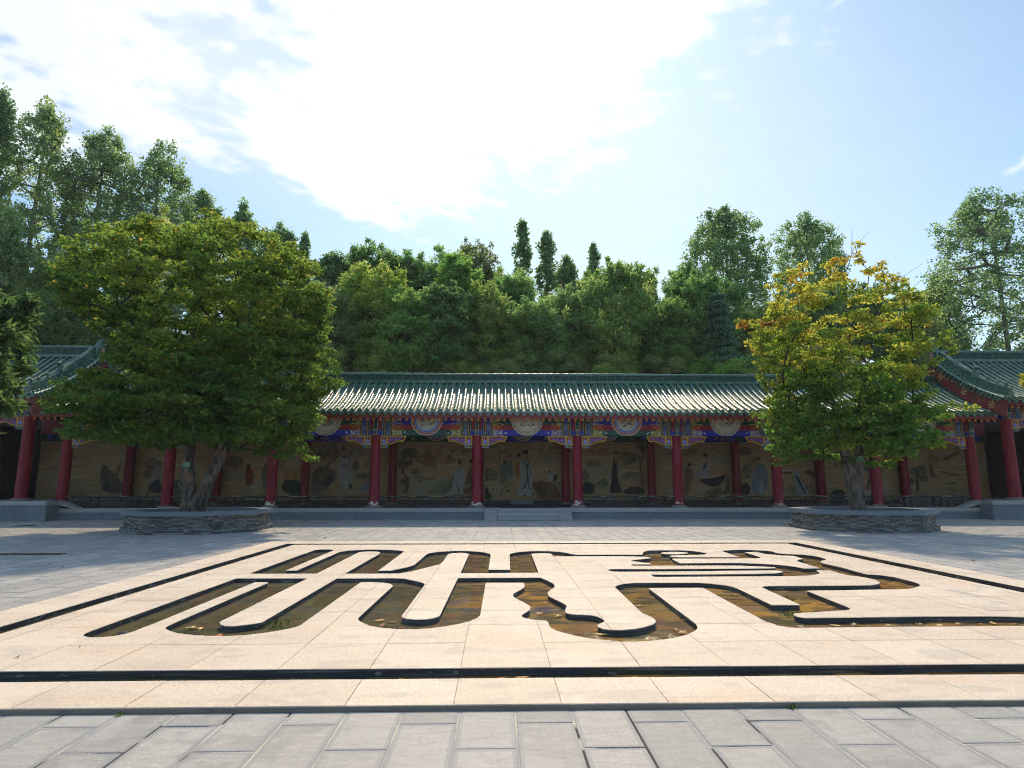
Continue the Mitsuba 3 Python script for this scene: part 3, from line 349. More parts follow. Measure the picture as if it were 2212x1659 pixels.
# ---------------------------------------------------------------- the painted gallery
X0, S = 1.42, 4.615
COLX = [X0+(k-4.5)*S for k in range(10)]
WX0, WX1 = -20.3, 21.95
ga = 'painted_gallery'
note(ga, 'long open gallery with red columns, painted beams and glazed green tile roof', 'gallery')
put(ga+'__platform', mikit.ply(boxm(WX0-1.0, WX1+1.0, 27.93, 36.2, -.05, .46), 'grey_stone'))
k = 0
for a, b in ((WX0, -.50), (3.30, WX1)):
    n = int(round((b-a)/1.22)); e = np.linspace(a, b, n+1)
    for i in range(n):
        k += 1; dz = rng.uniform(-.004, .004)
        put('%s__coping_stone_%03d' % (ga, k), mikit.ply(boxm(e[i]+.004, e[i+1]-.004, 27.83, 28.32, .322, .498+dz, .008), 'grey_stone'))
    n = int(round((b-a)/1.05)); e = np.linspace(a, b, n+1)
    for i in range(n):
        put(num(ga+'__facing_slab'), mikit.ply(boxm(e[i]+.003, e[i+1]-.003, 27.875, 27.935, -.02, .320, .004), 'blue_stone'))
k = 0
for x in np.arange(WX0, WX1, .62):
    for y in (28.33, 29.3, 30.27, 31.24, 32.2):
        k += 1
        if k <= 300: put('%s__floor_slab_%03d' % (ga, k), mikit.ply(boxm(x+.003, x+.617, y, y+.96, .455, .490), 'dark_floor'))
# the steps
sp = ga+'__steps'
for i, (y0, z1) in enumerate(((27.53, .497), (27.23, .335), (26.95, .165))):
    e = [.075, 1.0 if i == 0 else 1.65, 2.725]
    for j in range(2): put(num(sp+'__tread'), mikit.ply(boxm(e[j]+.003, e[j+1]-.003, y0, y0+.34 if i else 28.0, z1-.155, z1, .010), 'grey_stone'))
    put(num(sp+'__riser'), mikit.ply(boxm(.08, 2.72, y0+.03, 28.0, -.02, z1-.157), 'blue_stone'))
for x0, x1 in ((-.50, .07), (2.73, 3.30)):
    pr = [(28.2, .505), (27.80, .505), (26.84, .07), (26.84, -.02), (28.2, -.02)]
    v = np.array([[x, y, z] for x in (x0, x1) for y, z in pr]); f = [[0, 1, 6], [0, 6, 5], [1, 2, 7], [1, 7, 6], [2, 3, 8], [2, 8, 7], [3, 4, 9], [3, 9, 8], [4, 0, 5], [4, 5, 9], [0, 4, 1], [4, 3, 1], [3, 2, 1], [5, 6, 9], [9, 6, 8], [8, 6, 7]]
    put(num(sp+'__side_slab'), mikit.ply((v, np.array(f)), 'grey_stone'))
def column(parent, x, y, zb, zt, r=.225, name='column'):
    key = num(parent+'__'+name)
    m = MB().add(*lathe([[r*1.03, zb+.08], [r*1.02, zb+.9], [r, zb+2], [r*.96, zt]], x, y, 28)); put(key, m.ply('red_column', smooth=True))
    b = MB().add(*lathe([[r+.13, zb-.02], [r+.145, zb+.03], [r+.13, zb+.075], [r+.09, zb+.11], [r+.03, zb+.13], [.05, zb+.13]], x, y, 28)); put(key+'__base', b.ply('drum_stone', smooth=40))
for x in COLX: column(ga, x, 28.30, .49, 3.76)
for x in COLX: column(ga, x, 33.15, .49, 3.9, .21, 'rear_column')
# paints
RED, BLUE, GREEN, GOLD, CREAM, DK, ORG, LBL, YEL = (.21, .005, .010), (.012, .018, .31), (.005, .055, .037), (.36, .24, .04), (.40, .36, .27), (.010, .010, .010), (.42, .11, .010), (.10, .125, .36), (.46, .30, .035)
def rect(x0, x1, z0, z1): return sbox(x0, z0, x1, z1)
def scal(cx, cz, r, n, amp, ph=0):
    a = np.linspace(0, 2*np.pi, n*8+1)[:-1]; rr = r*(1+amp*np.abs(np.sin(a*n/2+ph))); return Polygon(np.stack([cx+rr*np.cos(a), cz+rr*np.sin(a)], 1))
def curl(cx, cz, r, s, turns=1.2, n=14):
    t = np.linspace(0, 1, n); a = s*t*turns*6.28; q = r*(1-.8*t); return LineString(np.stack([cx+q*np.cos(a), cz+q*np.sin(a)], 1))
def beam_set(parent, xa, xb, yb, z, par, rg, med=True, sc=1.0):
    """A painted beam between two columns: three members, z their four levels, and the paint on them as thin plates."""
    key = num(parent+'__beam'); low, up = (BLUE, GREEN) if par else (GREEN, BLUE); fa, fb = up, low
    P = lambda g, c, l, mb: [mb.add(*plate(q, yb-.004*l, .003), c) for q in polys(g)]
    m = MB().add(*boxm(xa, xb, yb, yb+.22, z[0], z[1]-.012, .012), low); m.put(key, 'paint')
    m = MB().add(*boxm(xa, xb, yb+.012, yb+.16, z[1]-.012, z[2]), RED); m.put(key+'__middle_board', 'paint')
    m = MB().add(*boxm(xa, xb, yb, yb+.26, z[2], z[3], .012), up); m.put(key+'__upper_beam', 'paint')
    H = ((z[0], z[1]-.012, low), (z[1]-.012, z[2], RED), (z[2], z[3], up)); cx = (xa+xb)/2; L = (xb-xa)/2
    for s in (-1, 1):
        band, fret, bead, bead2, scr = MB(), MB(), MB(), MB(), MB()
        X = lambda u: cx+s*(L-u*sc); R = lambda u0, u1, a, b: rect(min(X(u0), X(u1)), max(X(u0), X(u1)), a, b)
        for i, (a, b, c) in enumerate(H):
            if i != 1 or True:
                P(R(.235, .30, a+.004, b-.004), (GREEN if c == BLUE or i == 1 else BLUE), 1, band); P(R(.30, .315, a+.004, b-.004), CREAM, 1, band)
            P(R(.34, .43, a+.004, b-.004), DK, 1, bead); P(R(.635, .725, a+.004, b-.004), DK, 1, bead2)
            n = max(2, int((b-a)/.058))
            for q in range(n):
                for u, bb in ((.385, bead), (.68, bead2)): P(Point(X(u), a+(q+.5)*(b-a)/n).buffer(.023, 3), YEL if q % 2 == 0 else GOLD, 2, bb)
            P(R(.44, .625, a+.004, b-.004), (.10, .16, .13), 1, fret); P(R(.455, .61, a+.012, b-.012), (fb if i == 2 else fa) if i != 1 else (BLUE if par else GREEN), 2, fret)
            x0, x1 = sorted((X(.47), X(.595))); h = b-a; w = x1-x0
            fr = LineString([(x0, a+.03), (x1, a+.03), (x1, b-.03), (x0, b-.03), (x0, a+.3*h), (x0+.72*w, a+.3*h), (x0+.72*w, b-.3*h), (x0+.34*w, b-.3*h)]).buffer(.0085, cap_style=2, join_style=2)
            P(fr, LBL if (i+par) % 2 else (.22, .32, .24), 3, fret)
            sc_c = (ORG if i == 1 else (CREAM if c == BLUE else (.48, .46, .12))); zc = (a+b)/2
            P(R(.735, .755, a+.004, b-.004), CREAM, 1, scr)
            lines = [LineString([(X(.77), b-.02), (X(.95), b-.03), (X(1.02), b-.055), (X(1.2), b-.02)]), LineString([(X(.77), a+.02), (X(.95), a+.03), (X(1.02), a+.055), (X(1.2), a+.02)]), curl(X(.85), zc+.25*h, .05*h/.25, s), curl(X(.85), zc-.25*h, .05*h/.25, -s), curl(X(1.0), zc, .045*h/.25, s, 1.0), LineString([(X(.77), zc+.06), (X(.84), zc), (X(.77), zc-.06)]), LineString([(X(.90), zc+.05), (X(1.05), zc+.02), (X(1.14), zc+.06)]), LineString([(X(.90), zc-.05), (X(1.05), zc-.02), (X(1.14), zc-.06)])]
            P(unary_union([q.buffer(.013) for q in lines]).intersection(R(.76, 1.22, a+.006, b-.006)), sc_c, 1, scr)
        for mb, nm in ((band, 'painted_band'), (fret, 'fret_panel'), (bead, 'bead_strip'), (bead2, 'bead_strip'), (scr, 'painted_scroll')): mb.put(num(key+'__'+nm), 'paint')
    if med:
        m = MB(); cz = z[2]+.22; clip = rect(cx-1, cx+1, z[0]+.008, z[3]-.008); r = cz-z[0]-.045
        if par: seq = ((r+.03, CREAM, .05), (r-.045, (.03, .07, .035), .045), (r-.065, CREAM, .045), (r-.15, (.35, .05, .04), .05), (r-.165, (.47, .43, .33), .05))
        else: seq = ((r+.03, CREAM, .05), (r-.03, (.36, .07, .02), .05), (r-.09, CREAM, .045), (r-.12, (.08, .16, .45), .06), (r-.20, (.30, .38, .50), .09), (r-.24, (.44, .42, .34), .07))
        for l, (q, c, am) in enumerate(seq): P(scal(cx, cz, q, 24 if l < 2 else 12, am).intersection(clip), c, 4+l, m)
        ink = []
        for _ in range(26):
            a, b = rg.uniform(-.36, .36), rg.uniform(-.32, .06); ln = rg.uniform(.05, .18); an = rg.normal(0, .5)
            ink.append(LineString([(cx+a, cz+b), (cx+a+ln*.5*math.cos(an), cz+b+.5*ln*math.sin(an)+.02), (cx+a+ln*math.cos(an+.5), cz+b+ln*math.sin(an+.5))]).buffer(rg.uniform(.006, .022)))
        P(unary_union(ink).intersection(Point(cx, cz).buffer(r-.28)).intersection(clip), (.10, .105, .09) if par else (.07, .05, .035), 11, m)
        m.put(key+'__medallion', 'paint')
        fl = MB()
        for s in (-1, 1):
            for u in (.98, 1.18):
                for _ in range(6):
                    P(Point(cx+s*(u+rg.uniform(-.05, .05)), (z[0]+z[1])/2+rg.uniform(-.05, .05)).buffer(rg.uniform(.010, .026), 3), (.6, .6, .58), 1, fl)
        fl.put(key+'__painted_flower', 'paint', kind='stuff')
def bracket(parent, xc, s, yb, zt, r):
    key = num(parent+'__bracket'); Q = lambda pts: Polygon([(xc+s*(r+u), zt+v) for u, v in pts])
    P = lambda g, c, l, mb: [mb.add(*plate(q, yb-.004*l, .003 if l else .07), c) for q in polys(g)]
    out = [(0, 0), (1.20, 0), (1.05, -.27), (.98, -.285), (.88, -.255), (.78, -.27), (.70, -.30), (.62, -.345), (.52, -.375), (.42, -.41), (.34, -.43), (0, -.43)]
    m = MB(); P(Q(out), YEL, 0, m); P(Q([(0, -.432), (.34, -.432), (.335, -.50), (.30, -.55), (0, -.55)]), (.03, .14, .10), 0, m); m.put(key, 'paint')
    m = MB(); P(Q([(.055, -.05), (.25, -.05), (.25, -.37), (.055, -.37)]).buffer(-.01).buffer(.01), RED, 1, m); P(Q([(.34, -.045), (1.11, -.045), (1.02, -.225), (.90, -.21), (.78, -.22), (.66, -.275), (.52, -.33), (.34, -.375)]), RED, 1, m); P(Q([(.0, -.45), (.22, -.45), (.22, -.485), (0, -.485)]), RED, 1, m); m.put(key+'__inset_panel', 'paint')
    m = MB(); X = lambda u: xc+s*(r+u); Z = lambda v: zt+v
    P(Q([(.07, -.36), (.07, -.25), (.12, -.17), (.15, -.22), (.18, -.17), (.235, -.25), (.235, -.36)]), (.12, .14, .62), 2, m); P(Q([(.12, -.10), (.15, -.06), (.18, -.10), (.15, -.15)]), (.6, .22, .25), 2, m)
    P(unary_union([LineString([(X(.15), Z(-.34)), (X(.15), Z(-.12))]).buffer(.010), LineString([(X(.09), Z(-.19)), (X(.15), Z(-.26)), (X(.21), Z(-.19))]).buffer(.010)]), (.45, .45, .42), 3, m)
    P(unary_union([curl(X(.46), Z(-.16), .095, s, 1.3).buffer(.015), curl(X(.68), Z(-.14), .078, -s, 1.3).buffer(.013), curl(X(.88), Z(-.12), .055, s, 1.2).buffer(.011), LineString([(X(.36), Z(-.34)), (X(.46), Z(-.26)), (X(.60), Z(-.22)), (X(.76), Z(-.18)), (X(.98), Z(-.12))]).buffer(.018), Q([(.345, -.36), (.345, -.25), (.42, -.30)])]), (.12, .14, .42), 2, m)
    P(LineString([(X(0), Z(-.545)), (X(.295), Z(-.545)), (X(.33), Z(-.50)), (X(.335), Z(-.44))]).buffer(.009), CREAM, 1, m)
    P(Q([(.285, -.385), (.36, -.385), (.36, -.46), (.285, -.46)]), (.05, .06, .5), 2, m); m.put(key+'__scroll_carving', 'paint')
def head(parent, x, yb, z, par, s=0):
    key = num(parent+'__column_head'); P = lambda g, c, l, mb: [mb.add(*plate(q, yb-.004*l, .003), c) for q in polys(g)]
    m = MB().add(*boxm(x-.232, x+.232, yb-.03, yb+.26, z[1]-.012, z[3]), RED).add(*boxm(x-.232, x+.232, yb-.03, yb+.26, z[0], z[1]-.014), BLUE); yb -= .03
    for _ in range(16):
        P(Point(x+rng.uniform(-.2, .2), rng.uniform(z[1]+.02, z[3]-.1)).buffer(.012, 2), (.5, .3, .2), 1, m)
    for zz in (z[0]+.035, z[1]-.055):
        P(rect(x-.225, x+.225, zz-.022, zz+.022), DK, 1, m)
        for q in np.linspace(-.2, .2, 8): P(Point(x+q, zz).buffer(.016, 2), YEL, 2, m)
    m.put(key, 'paint')
    m = MB()
    for z0, z1, w, d in ((z[1]-.01, z[3]-.14, .085, .13), (z[0]+.01, z[1]-.02, .065, .10)):
        m.add(*boxm(x-w, x+w, yb-d, yb, z0, z1), CREAM).add(*boxm(x-w+.016, x+w-.016, yb-d-.004, yb-d+.02, z0+.02, z1-.02), GREEN).add(*boxm(x-w-.003, x+w+.003, yb-d+.02, yb-.02, z0+.02, z1-.02), GREEN)
    m.put(key+'__beam_nose', 'paint')
ZB = (3.745, 4.02, 4.25, 4.78); YB = 28.20
for k in range(9):
    beam_set(ga, COLX[k]+.0, COLX[k+1]-.0, YB, ZB, k % 2 == 0, rng)
for k, x in enumerate(COLX):
    head(ga, x, YB-.01, ZB, k % 2)
    for s in (-1, 1):
        if (k == 0 and s < 0) or (k == 9 and s > 0): continue
        bracket(ga, x, s, YB+.04, 3.742, .215)
for k in range(-1, 10):                                   # beams over the rear columns and the mural wall
    xa, xb = X0+(k-4.5)*S, X0+(k-3.5)*S; c = (BLUE if k % 2 == 0 else GREEN); cx = (xa+xb)/2; key = num(ga+'__rear_beam')
    m = MB().add(*boxm(xa, xb, 32.95, 33.2, 3.80, 4.15), c).add(*boxm(xa, xb, 32.97, 33.2, 4.15, 5.0), RED)
    P = lambda g, col, l: [m.add(*plate(q, 32.95-.004*l, .003), col) for q in polys(g)]
    P(scal(cx, 4.42, .60, 24, .05).intersection(rect(cx-1, cx+1, 3.81, 4.14)), CREAM, 1); P(scal(cx, 4.42, .52, 24, .05).intersection(rect(cx-1, cx+1, 3.81, 4.14)), (.25, .06, .04) if k % 2 else (.03, .06, .03), 2); P(scal(cx, 4.42, .49, 12, .06).intersection(rect(cx-1, cx+1, 3.81, 4.14)), CREAM if k % 2 == 0 else (.2, .25, .4), 3)
    for s in (-1, 1):
        P(rect(cx+s*1.62-.09, cx+s*1.62+.09, 3.83, 4.13), DK, 1); P(rect(cx+s*1.85-.1, cx+s*1.85+.1, 3.83, 4.13), GREEN if k % 2 == 0 else BLUE, 1)
        P(curl(cx+s*1.25, 3.97, .1, s).buffer(.015), GOLD, 1)
    m.put(key, 'paint')
# mural wall
put(ga+'__mural_wall', mikit.ply(boxm(-24.4, 27.2, 33.53, 34.1, .0, 5.0), 'mural_ground'))
for x0, x1 in ((-24.4, .75), (1.98, 27.2)): put(num(ga+'__plinth'), mikit.ply(boxm(x0, x1, 33.46, 33.53, .40, .69), 'dark_plinth'))
put(num(ga+'__plinth'), mikit.ply(boxm(.76, 1.97, 33.45, 33.53, .40, .69), 'blue_stone'), label='short paler stone in the plinth under the middle mural')
PAL = dict(W=(.34, .34, .31), W2=(.27, .25, .20), K=(.012, .012, .014), K2=(.035, .032, .03), F=(.36, .22, .13), G=(.13, .155, .10), G2=(.12, .16, .13), O=(.34, .13, .02), O2=(.33, .15, .03), B=(.13, .075, .035), B2=(.17, .11, .05), B3=(.12, .105, .065), D=(.035, .045, .028), M=(.24, .10, .035), M2=(.30, .16, .06), P=(.32, .30, .20), R=(.22, .04, .02), T=(.16, .20, .24), T2=(.26, .32, .32), N=(.26, .19, .10), N2=(.33, .29, .20))
def rough(g, amp, seed):
    out = []
    for q in polys(g):
        n = int(q.exterior.length/.045)+8; P_ = np.array([q.exterior.interpolate(u, normalized=True).coords[0] for u in np.linspace(0, 1, n)[:-1]]); d = np.stack([meshkit.fbm(np.stack([P_[:, 0]*9, P_[:, 1]*9, P_[:, 0]*0+seed+s_*50], -1), 3, 3)-.5 for s_ in (0, 1)], 1); out.append(valid(P_+d*2.6*amp))
    return unary_union(out) if out else g
for k_, t_ in ((0, 'pine,B,-1500,800,-1380,800,-1300,1700,-1150,2500,-1300,2500,-1420,1700|pine,D,-1900,2400,-1000,2300,-800,2700,-1500,3000|pine,D,-1750,1900,-1300,1850,-1350,2150|rock,B3,-600,720,-300,1500,100,1900,500,1300,900,720|bank,G,900,1500,1900,1700,2100,1300,1200,1200'), (8, 'pine,B,300,720,430,720,520,1500,900,2300,760,2300,380,1500|pine,D,100,2200,1300,2100,1500,2600,600,2800|rock,D,-1900,720,-1500,1300,-900,1200,-700,720|mountain,M2,-1500,2300,-1000,3200,-500,2300|water,P,-600,1100,1200,1300,1900,1000,500,900'), (1, 'mountain,M2,300,2300,800,3200,1300,2300|bush,D,1200,800,2000,1200,2100,720|pine,D,-2000,2500,-1300,2400,-1100,2900,-1800,3000'), (7, 'mountain,M2,-1600,2500,-1200,3300,-700,2500|bank,G,500,1400,2000,1600,2000,1100,700,1100'), (9, 'mountain,M2,-900,2600,-400,3400,300,2600')):
    MUR[k_] = t_+('|'+MUR[k_] if k_ in MUR else '')
MLAB = {4: 'mural of a white-robed official with attendants, two cranes and a rock', 3: 'mural of a twisted pine, red peaks and two seated scholars', 2: 'mural of a white-robed man shading his eyes beside a pine', 5: 'mural of a man in dark cap and beige coat beneath a pine', 6: 'mural of a seated white-robed man in a boat', 7: 'mural of a walking man in a blue grey robe'}
for k in range(-1, 10):
    bx_ = X0+(k-4)*S; x0, x1 = bx_-S/2+.10, (27.1 if k == 9 else bx_+S/2-.10)
    if k == -1: x0 = -24.3
    key = '%s__mural_%03d' % (ga, k+2)
    put(key, mikit.ply(boxm(x0, x1, 33.505, 33.53, .70, 3.95), 'mural_ground'), label=MLAB.get(k))
    fr = MB().add(*boxm(x0-.09, x0, 33.49, 33.53, .69, 3.95)).add(*boxm(x1, x1+.09, 33.49, 33.53, .69, 3.95)); fr.put(key+'__frame', 'dark_wood')
    grp = {}; clip = rect(x0+.01, x1-.01, .71, 3.94); wm = MB()
    for _ in range(170):                                  # broad washes of mist, water and far banks
        a, b = rng.uniform(x0, x1), rng.uniform(.75, 3.9); w_, h_ = rng.uniform(.12, .75), rng.uniform(.008, .05); mid = math.exp(-((b-2.3)/.8)**2); tone = rng.uniform(.72, 1.15)+.55*mid*rng.random()
        q_ = Polygon([(a-w_, b), (a-w_*.4, b+h_), (a+w_*.3, b+h_*rng.uniform(.3, 1.2)), (a+w_, b+rng.uniform(-.03, .03)), (a+w_*.4, b-h_*.7), (a-w_*.5, b-h_)]).intersection(clip)
        for q in polys(q_): wm.add(*plate(q, 33.5046-rng.uniform(0, .0010), .0010), np.array([(.29, .225, .125), (.32, .29, .19), (.26, .22, .14)][rng.integers(3)])*tone)
    grp['wash'] = wm
    for i, e in enumerate(MUR.get(k, '').split('|') if k in MUR else []):
        kind, col, *pt = e.split(','); pt = np.array(list(map(float, pt))).reshape(-1, 2)/1000+[bx_, 0]
        kk = kind.split('_')[0]; kg = kind if kk == 'figure' else kk; g = valid(chaikin(pt, 1 if kk in ('figure', 'crane') else 2)); g = (rough(g, {'mountain': .05, 'rock': .06, 'bush': .09, 'pine': .08, 'bank': .06, 'willow': .10, 'bamboo': .10, 'cloud': .05, 'tree': .03}.get(kk, .008), i)).intersection(clip); lay = i*.0016
        leafy = kk in ('pine', 'bush', 'bamboo', 'willow') and col in ('D', 'G')
        if leafy and not g.is_empty:
            x_0, z_0, x_1, z_1 = g.bounds; gb = g.buffer(.03).intersection(clip)
            for _ in range(int(30+520*g.area)):
                a, b = rng.uniform(x_0, x_1), rng.uniform(z_0, z_1); w_ = rng.uniform(.03, .085)
                if not gb.contains(Point(a, b)): continue
                for q in polys(Polygon([(a-w_, b+rng.uniform(-.02, .02)), (a, b+rng.uniform(.012, .04)), (a+w_, b+rng.uniform(-.02, .02)), (a, b-rng.uniform(.004, .02))]).intersection(clip)):
                    grp.setdefault(kg, MB()).add(*plate(q, 33.5033-lay-rng.uniform(0, .0012), .0012), np.array(PAL[col])*rng.uniform(.45, 2.3))
        soft = .55 if kk in ('mountain', 'bank') else (.85 if kk != 'rock' else .9); grd = np.array([.27, .20, .10])
        for q in ([] if leafy else polys(g)):
            r_ = plate(q, 33.5035-lay, .0015)
            if r_: grp.setdefault(kg, MB()).add(*r_, np.array(PAL[col])*soft*(.9 if kk in ('mountain', 'bank') else 1)+(grd*.45 if kk in ('mountain', 'bank') else 0))
        if kk == 'figure' and col in ('W', 'G', 'G2', 'T', 'T2', 'N2', 'B', 'O', 'R') and not g.is_empty and g.area > .04:      # folds of the robe
            x_0, z_0, x_1, z_1 = g.bounds
            for _ in range(11):
                a, b = rng.uniform(x_0, x_1), rng.uniform(z_0, z_1); h_ = rng.uniform(.15, .45); e_ = rng.uniform(-.12, .12)
                for q in polys(LineString([(a, b), (a+e_*.3, b-h_*.5), (a+e_, b-h_)]).buffer(.007).intersection(g)): grp[kg].add(*plate(q, 33.5029-lay, .0012), np.array(PAL[col])*.42)
        if col in ('D', 'B', 'B2', 'B3', 'M', 'M2', 'G', 'K2') and kk != 'figure' and not leafy and not g.is_empty:   # lighter brush strokes
            x_0, z_0, x_1, z_1 = g.bounds
            for _ in range(int(8+34*g.area)):
                a, b, ln_, an = rng.uniform(x_0, x_1), rng.uniform(z_0, z_1), rng.uniform(.05, .16), rng.uniform(-.6, .6)
                for q in polys(LineString([(a, b), (a+ln_*.5, b+ln_*math.sin(an)*.5+.02), (a+ln_, b+ln_*math.sin(an))]).buffer(rng.uniform(.006, .016)).intersection(g)): grp[kg].add(*plate(q, 33.5030-lay, .0015), np.array(PAL[col])*rng.uniform(1.2, 1.75)+.008)
        if kk in ('pine', 'bush', 'bamboo', 'willow') and col == 'D':     # brush dabs round the painted foliage
            x_0, z_0, x_1, z_1 = g.bounds if not g.is_empty else (0, 0, 0, 0)
            dab = [Point(rng.uniform(x_0-.05, x_1+.05), rng.uniform(z_0-.05, z_1+.05)) for _ in range(60)] if x_1 > x_0 else []
            for d in dab:
                if d.distance(g) < .07:
                    for q in polys(Polygon(np.stack([d.x+np.array([-.07, 0, .07, 0])*rng.uniform(.5, 1), d.y+np.array([0, .022, .01, -.02])], 1)).intersection(clip)):
                        grp[kg].add(*plate(q, 33.5025-lay, .0015), np.array(PAL['D'])*rng.uniform(.5, 1.9))
        if kk in ('rock', 'mountain', 'bank') and not g.is_empty:          # brushed contour strokes
            x_0, z_0, x_1, z_1 = g.bounds
            for _ in range(int(8+30*g.area)):
                a, b = rng.uniform(x_0, x_1), rng.uniform(z_0, z_1); ln = LineString([(a, b), (a+rng.uniform(-.1, .1), b+.12), (a+rng.uniform(-.16, .16), b+.3)]).buffer(.012).intersection(g)
                for q in polys(ln): grp[kg].add(*plate(q, 33.5027-lay, .0015), np.array(PAL[col])*.45)
    tx = MB(); sx = {3: .15, 4: .95, 5: -1.3, 6: .35, 2: 1.2}.get(k)
    if sx is not None:
        for a in range(4 if k != 5 else 2):
            for b in range(5):
                c0, c1 = bx_+sx+a*.075, 3.68-b*.062
                for q in polys(unary_union([LineString([(c0-.018, c1+rng.uniform(-.012, .012)), (c0+.018, c1+rng.uniform(-.012, .012))]).buffer(.006), LineString([(c0+rng.uniform(-.01, .01), c1-.02), (c0, c1+.02)]).buffer(.006)]).intersection(clip)): tx.add(*plate(q, 33.5032, .0015), (.05, .04, .03))
        if tx.n: grp['inscription'] = tx
    for kk, mb in grp.items(): mb.put(key+'__painted_'+kk, 'mural_paint', kind=None if kk.split('_')[0] in ('figure', 'boat', 'hall', 'gate', 'crane') else 'stuff')
# benches between the front columns
for k in range(9):
    if k == 4: continue
    a, b = COLX[k]+.20, COLX[k+1]-.20; key = num(ga+'__bench'); L = b-a
    put(key, mikit.ply(boxm(a, b, 28.16, 28.54, .985, 1.04, .008), 'worn_wood'))
    m = MB()
    for z0, z1 in ((.935, .98), (.845, .875), (.60, .64), (.715, .74)): m.add(*boxm(a+.01, b-.01, 28.30, 28.34, z0, z1))
    m.put(key+'__rail', 'dark_wood')
    for u in (.012, .25, .33, .575, .66, .745, .90, .988): put(num(key+'__post'), mikit.ply(boxm(a+u*L-.022, a+u*L+.022, 28.28, 28.36, .49, .984), 'dark_wood'))
    m = MB()
    for u0, u1, zz in ((.03, .12, .79), (.14, .24, .68), (.27, .31, .79), (.36, .55, .78), (.42, .5, .67), (.60, .64, .79), (.68, .73, .68), (.77, .88, .79), (.8, .86, .67), (.92, .97, .78)): m.add(*boxm(a+u0*L, a+u1*L, 28.305, 28.335, zz-.05, zz+.05-.06))
    for u in (.12, .2, .42, .5, .8, .86): m.add(*boxm(a+u*L-.012, a+u*L+.012, 28.306, 28.334, .66, .85))
    m.add(*boxm(a+.01, b-.01, 28.29, 28.35, .49, .56)); m.put(key+'__lattice', 'dark_wood')
# ---------------------------------------------------------------- glazed roofs
def prof_fn(ye, ze, yr, zr, a):
    L = yr-ye; b = (zr-ze-a*L)/L**2; return lambda y: ze+a*(y-ye)+b*(y-ye)**2
def tile_row_mesh(ye, yr, F, r=.086, n_t=11, flip=1):
    m = MB(); g = np.linspace(-.15, math.pi+.15, 10); ys = np.linspace(ye, yr, n_t+1)
    rings = []
    for i in range(n_t):
        for q, rr in ((0.0, r*1.05), (.10, r*1.05), (.12, r*.985), (1.0, r*.955)): y = ys[i]+(ys[i+1]-ys[i])*q; rings.append((y, F(y), rr))
    R = np.array([[[rr*math.cos(t), y, z+rr*math.sin(t)] for t in g] for y, z, rr in rings]); N = len(g)
    i, j = np.meshgrid(np.arange(len(rings)-1), np.arange(N-1), indexing='ij'); q = np.stack([i*N+j, (i+1)*N+j, (i+1)*N+j+1, i*N+j+1], -1).reshape(-1, 4)
    m.add(R.reshape(-1, 3), q)
    y, z, _ = rings[0]; a = np.linspace(0, 2*np.pi, 17)[:-1]
    for rr, yy in ((r*1.12, y-.012), (r*.78, y-.020)):      # the round end tile, a raised rim and a boss
        v = np.array([[rr*math.cos(t), yy, z+.0+rr*math.sin(t)] for t in a]+[[0, yy-.003, z]]); m.add(v, [[(k+1) % 16, k, 16] for k in range(16)])
    v = np.array([[r*1.12*math.cos(t), yy, z+r*1.12*math.sin(t)] for yy in (y-.012, y+.03) for t in a]); m.add(v, [[k, (k+1) % 16, 16+(k+1) % 16, 16+k] for k in range(16)])
    return m
def pan_row_mesh(ye, yr, F, w=.30, n_t=17):
    m = MB(); xs = np.linspace(-w/2, w/2, 7); dip = .055*(1-(xs/(w/2))**2); ys = np.linspace(ye, yr, n_t+1)
    for i in range(n_t):
        y0, y1 = ys[i]-.03, ys[i+1]+.02
        A = np.array([[x, y, F(y)-.012-d+lift] for y, lift in ((y0, .020), (y1, -.006)) for x, d in zip(xs, dip)]); m.add(A, [[k, k+1, 8+k, 7+k] for k in range(6)])
        Bm = np.array([[x, y0, F(y0)-.012-d+lift] for lift in (-.004, .020) for x, d in zip(xs, dip)]); m.add(Bm, [[k, k+1, 8+k, 7+k] for k in range(6)])
    y0 = ys[0]-.032; tip = .165*(1-np.abs(xs/(w/2))**2.2)   # the pointed drip tile
    v = np.array([[x, y0, F(ye)-.012-d+.02] for x, d in zip(xs, dip)]+[[x, y0-.004, F(ye)-.012-d+.02-t-.02] for x, d, t in zip(xs, dip, tip)]); m.add(v, [[k+1, k, 7+k, 8+k] for k in range(6)])
    return m
def slope_slab(x0, x1, F, ye, yr, t0, t1, n=10):
    ys = np.linspace(ye, yr, n); v, f = [], []
    for y in ys: v += [[x0, y, F(y)-t0], [x1, y, F(y)-t0], [x1, y, F(y)-t1], [x0, y, F(y)-t1]]
    for i in range(n-1):
        a = 4*i; f += [[a, a+1, a+5, a+4], [a+2, a+3, a+7, a+6], [a+1, a+2, a+6, a+5], [a+3, a, a+4, a+7]]
    f += [[0, 3, 2, 1], [4*n-4, 4*n-3, 4*n-2, 4*n-1]]
    return v, f
def mirror(v, yr): v = np.array(v, float); v[:, 1] = 2*yr-v[:, 1]; return v
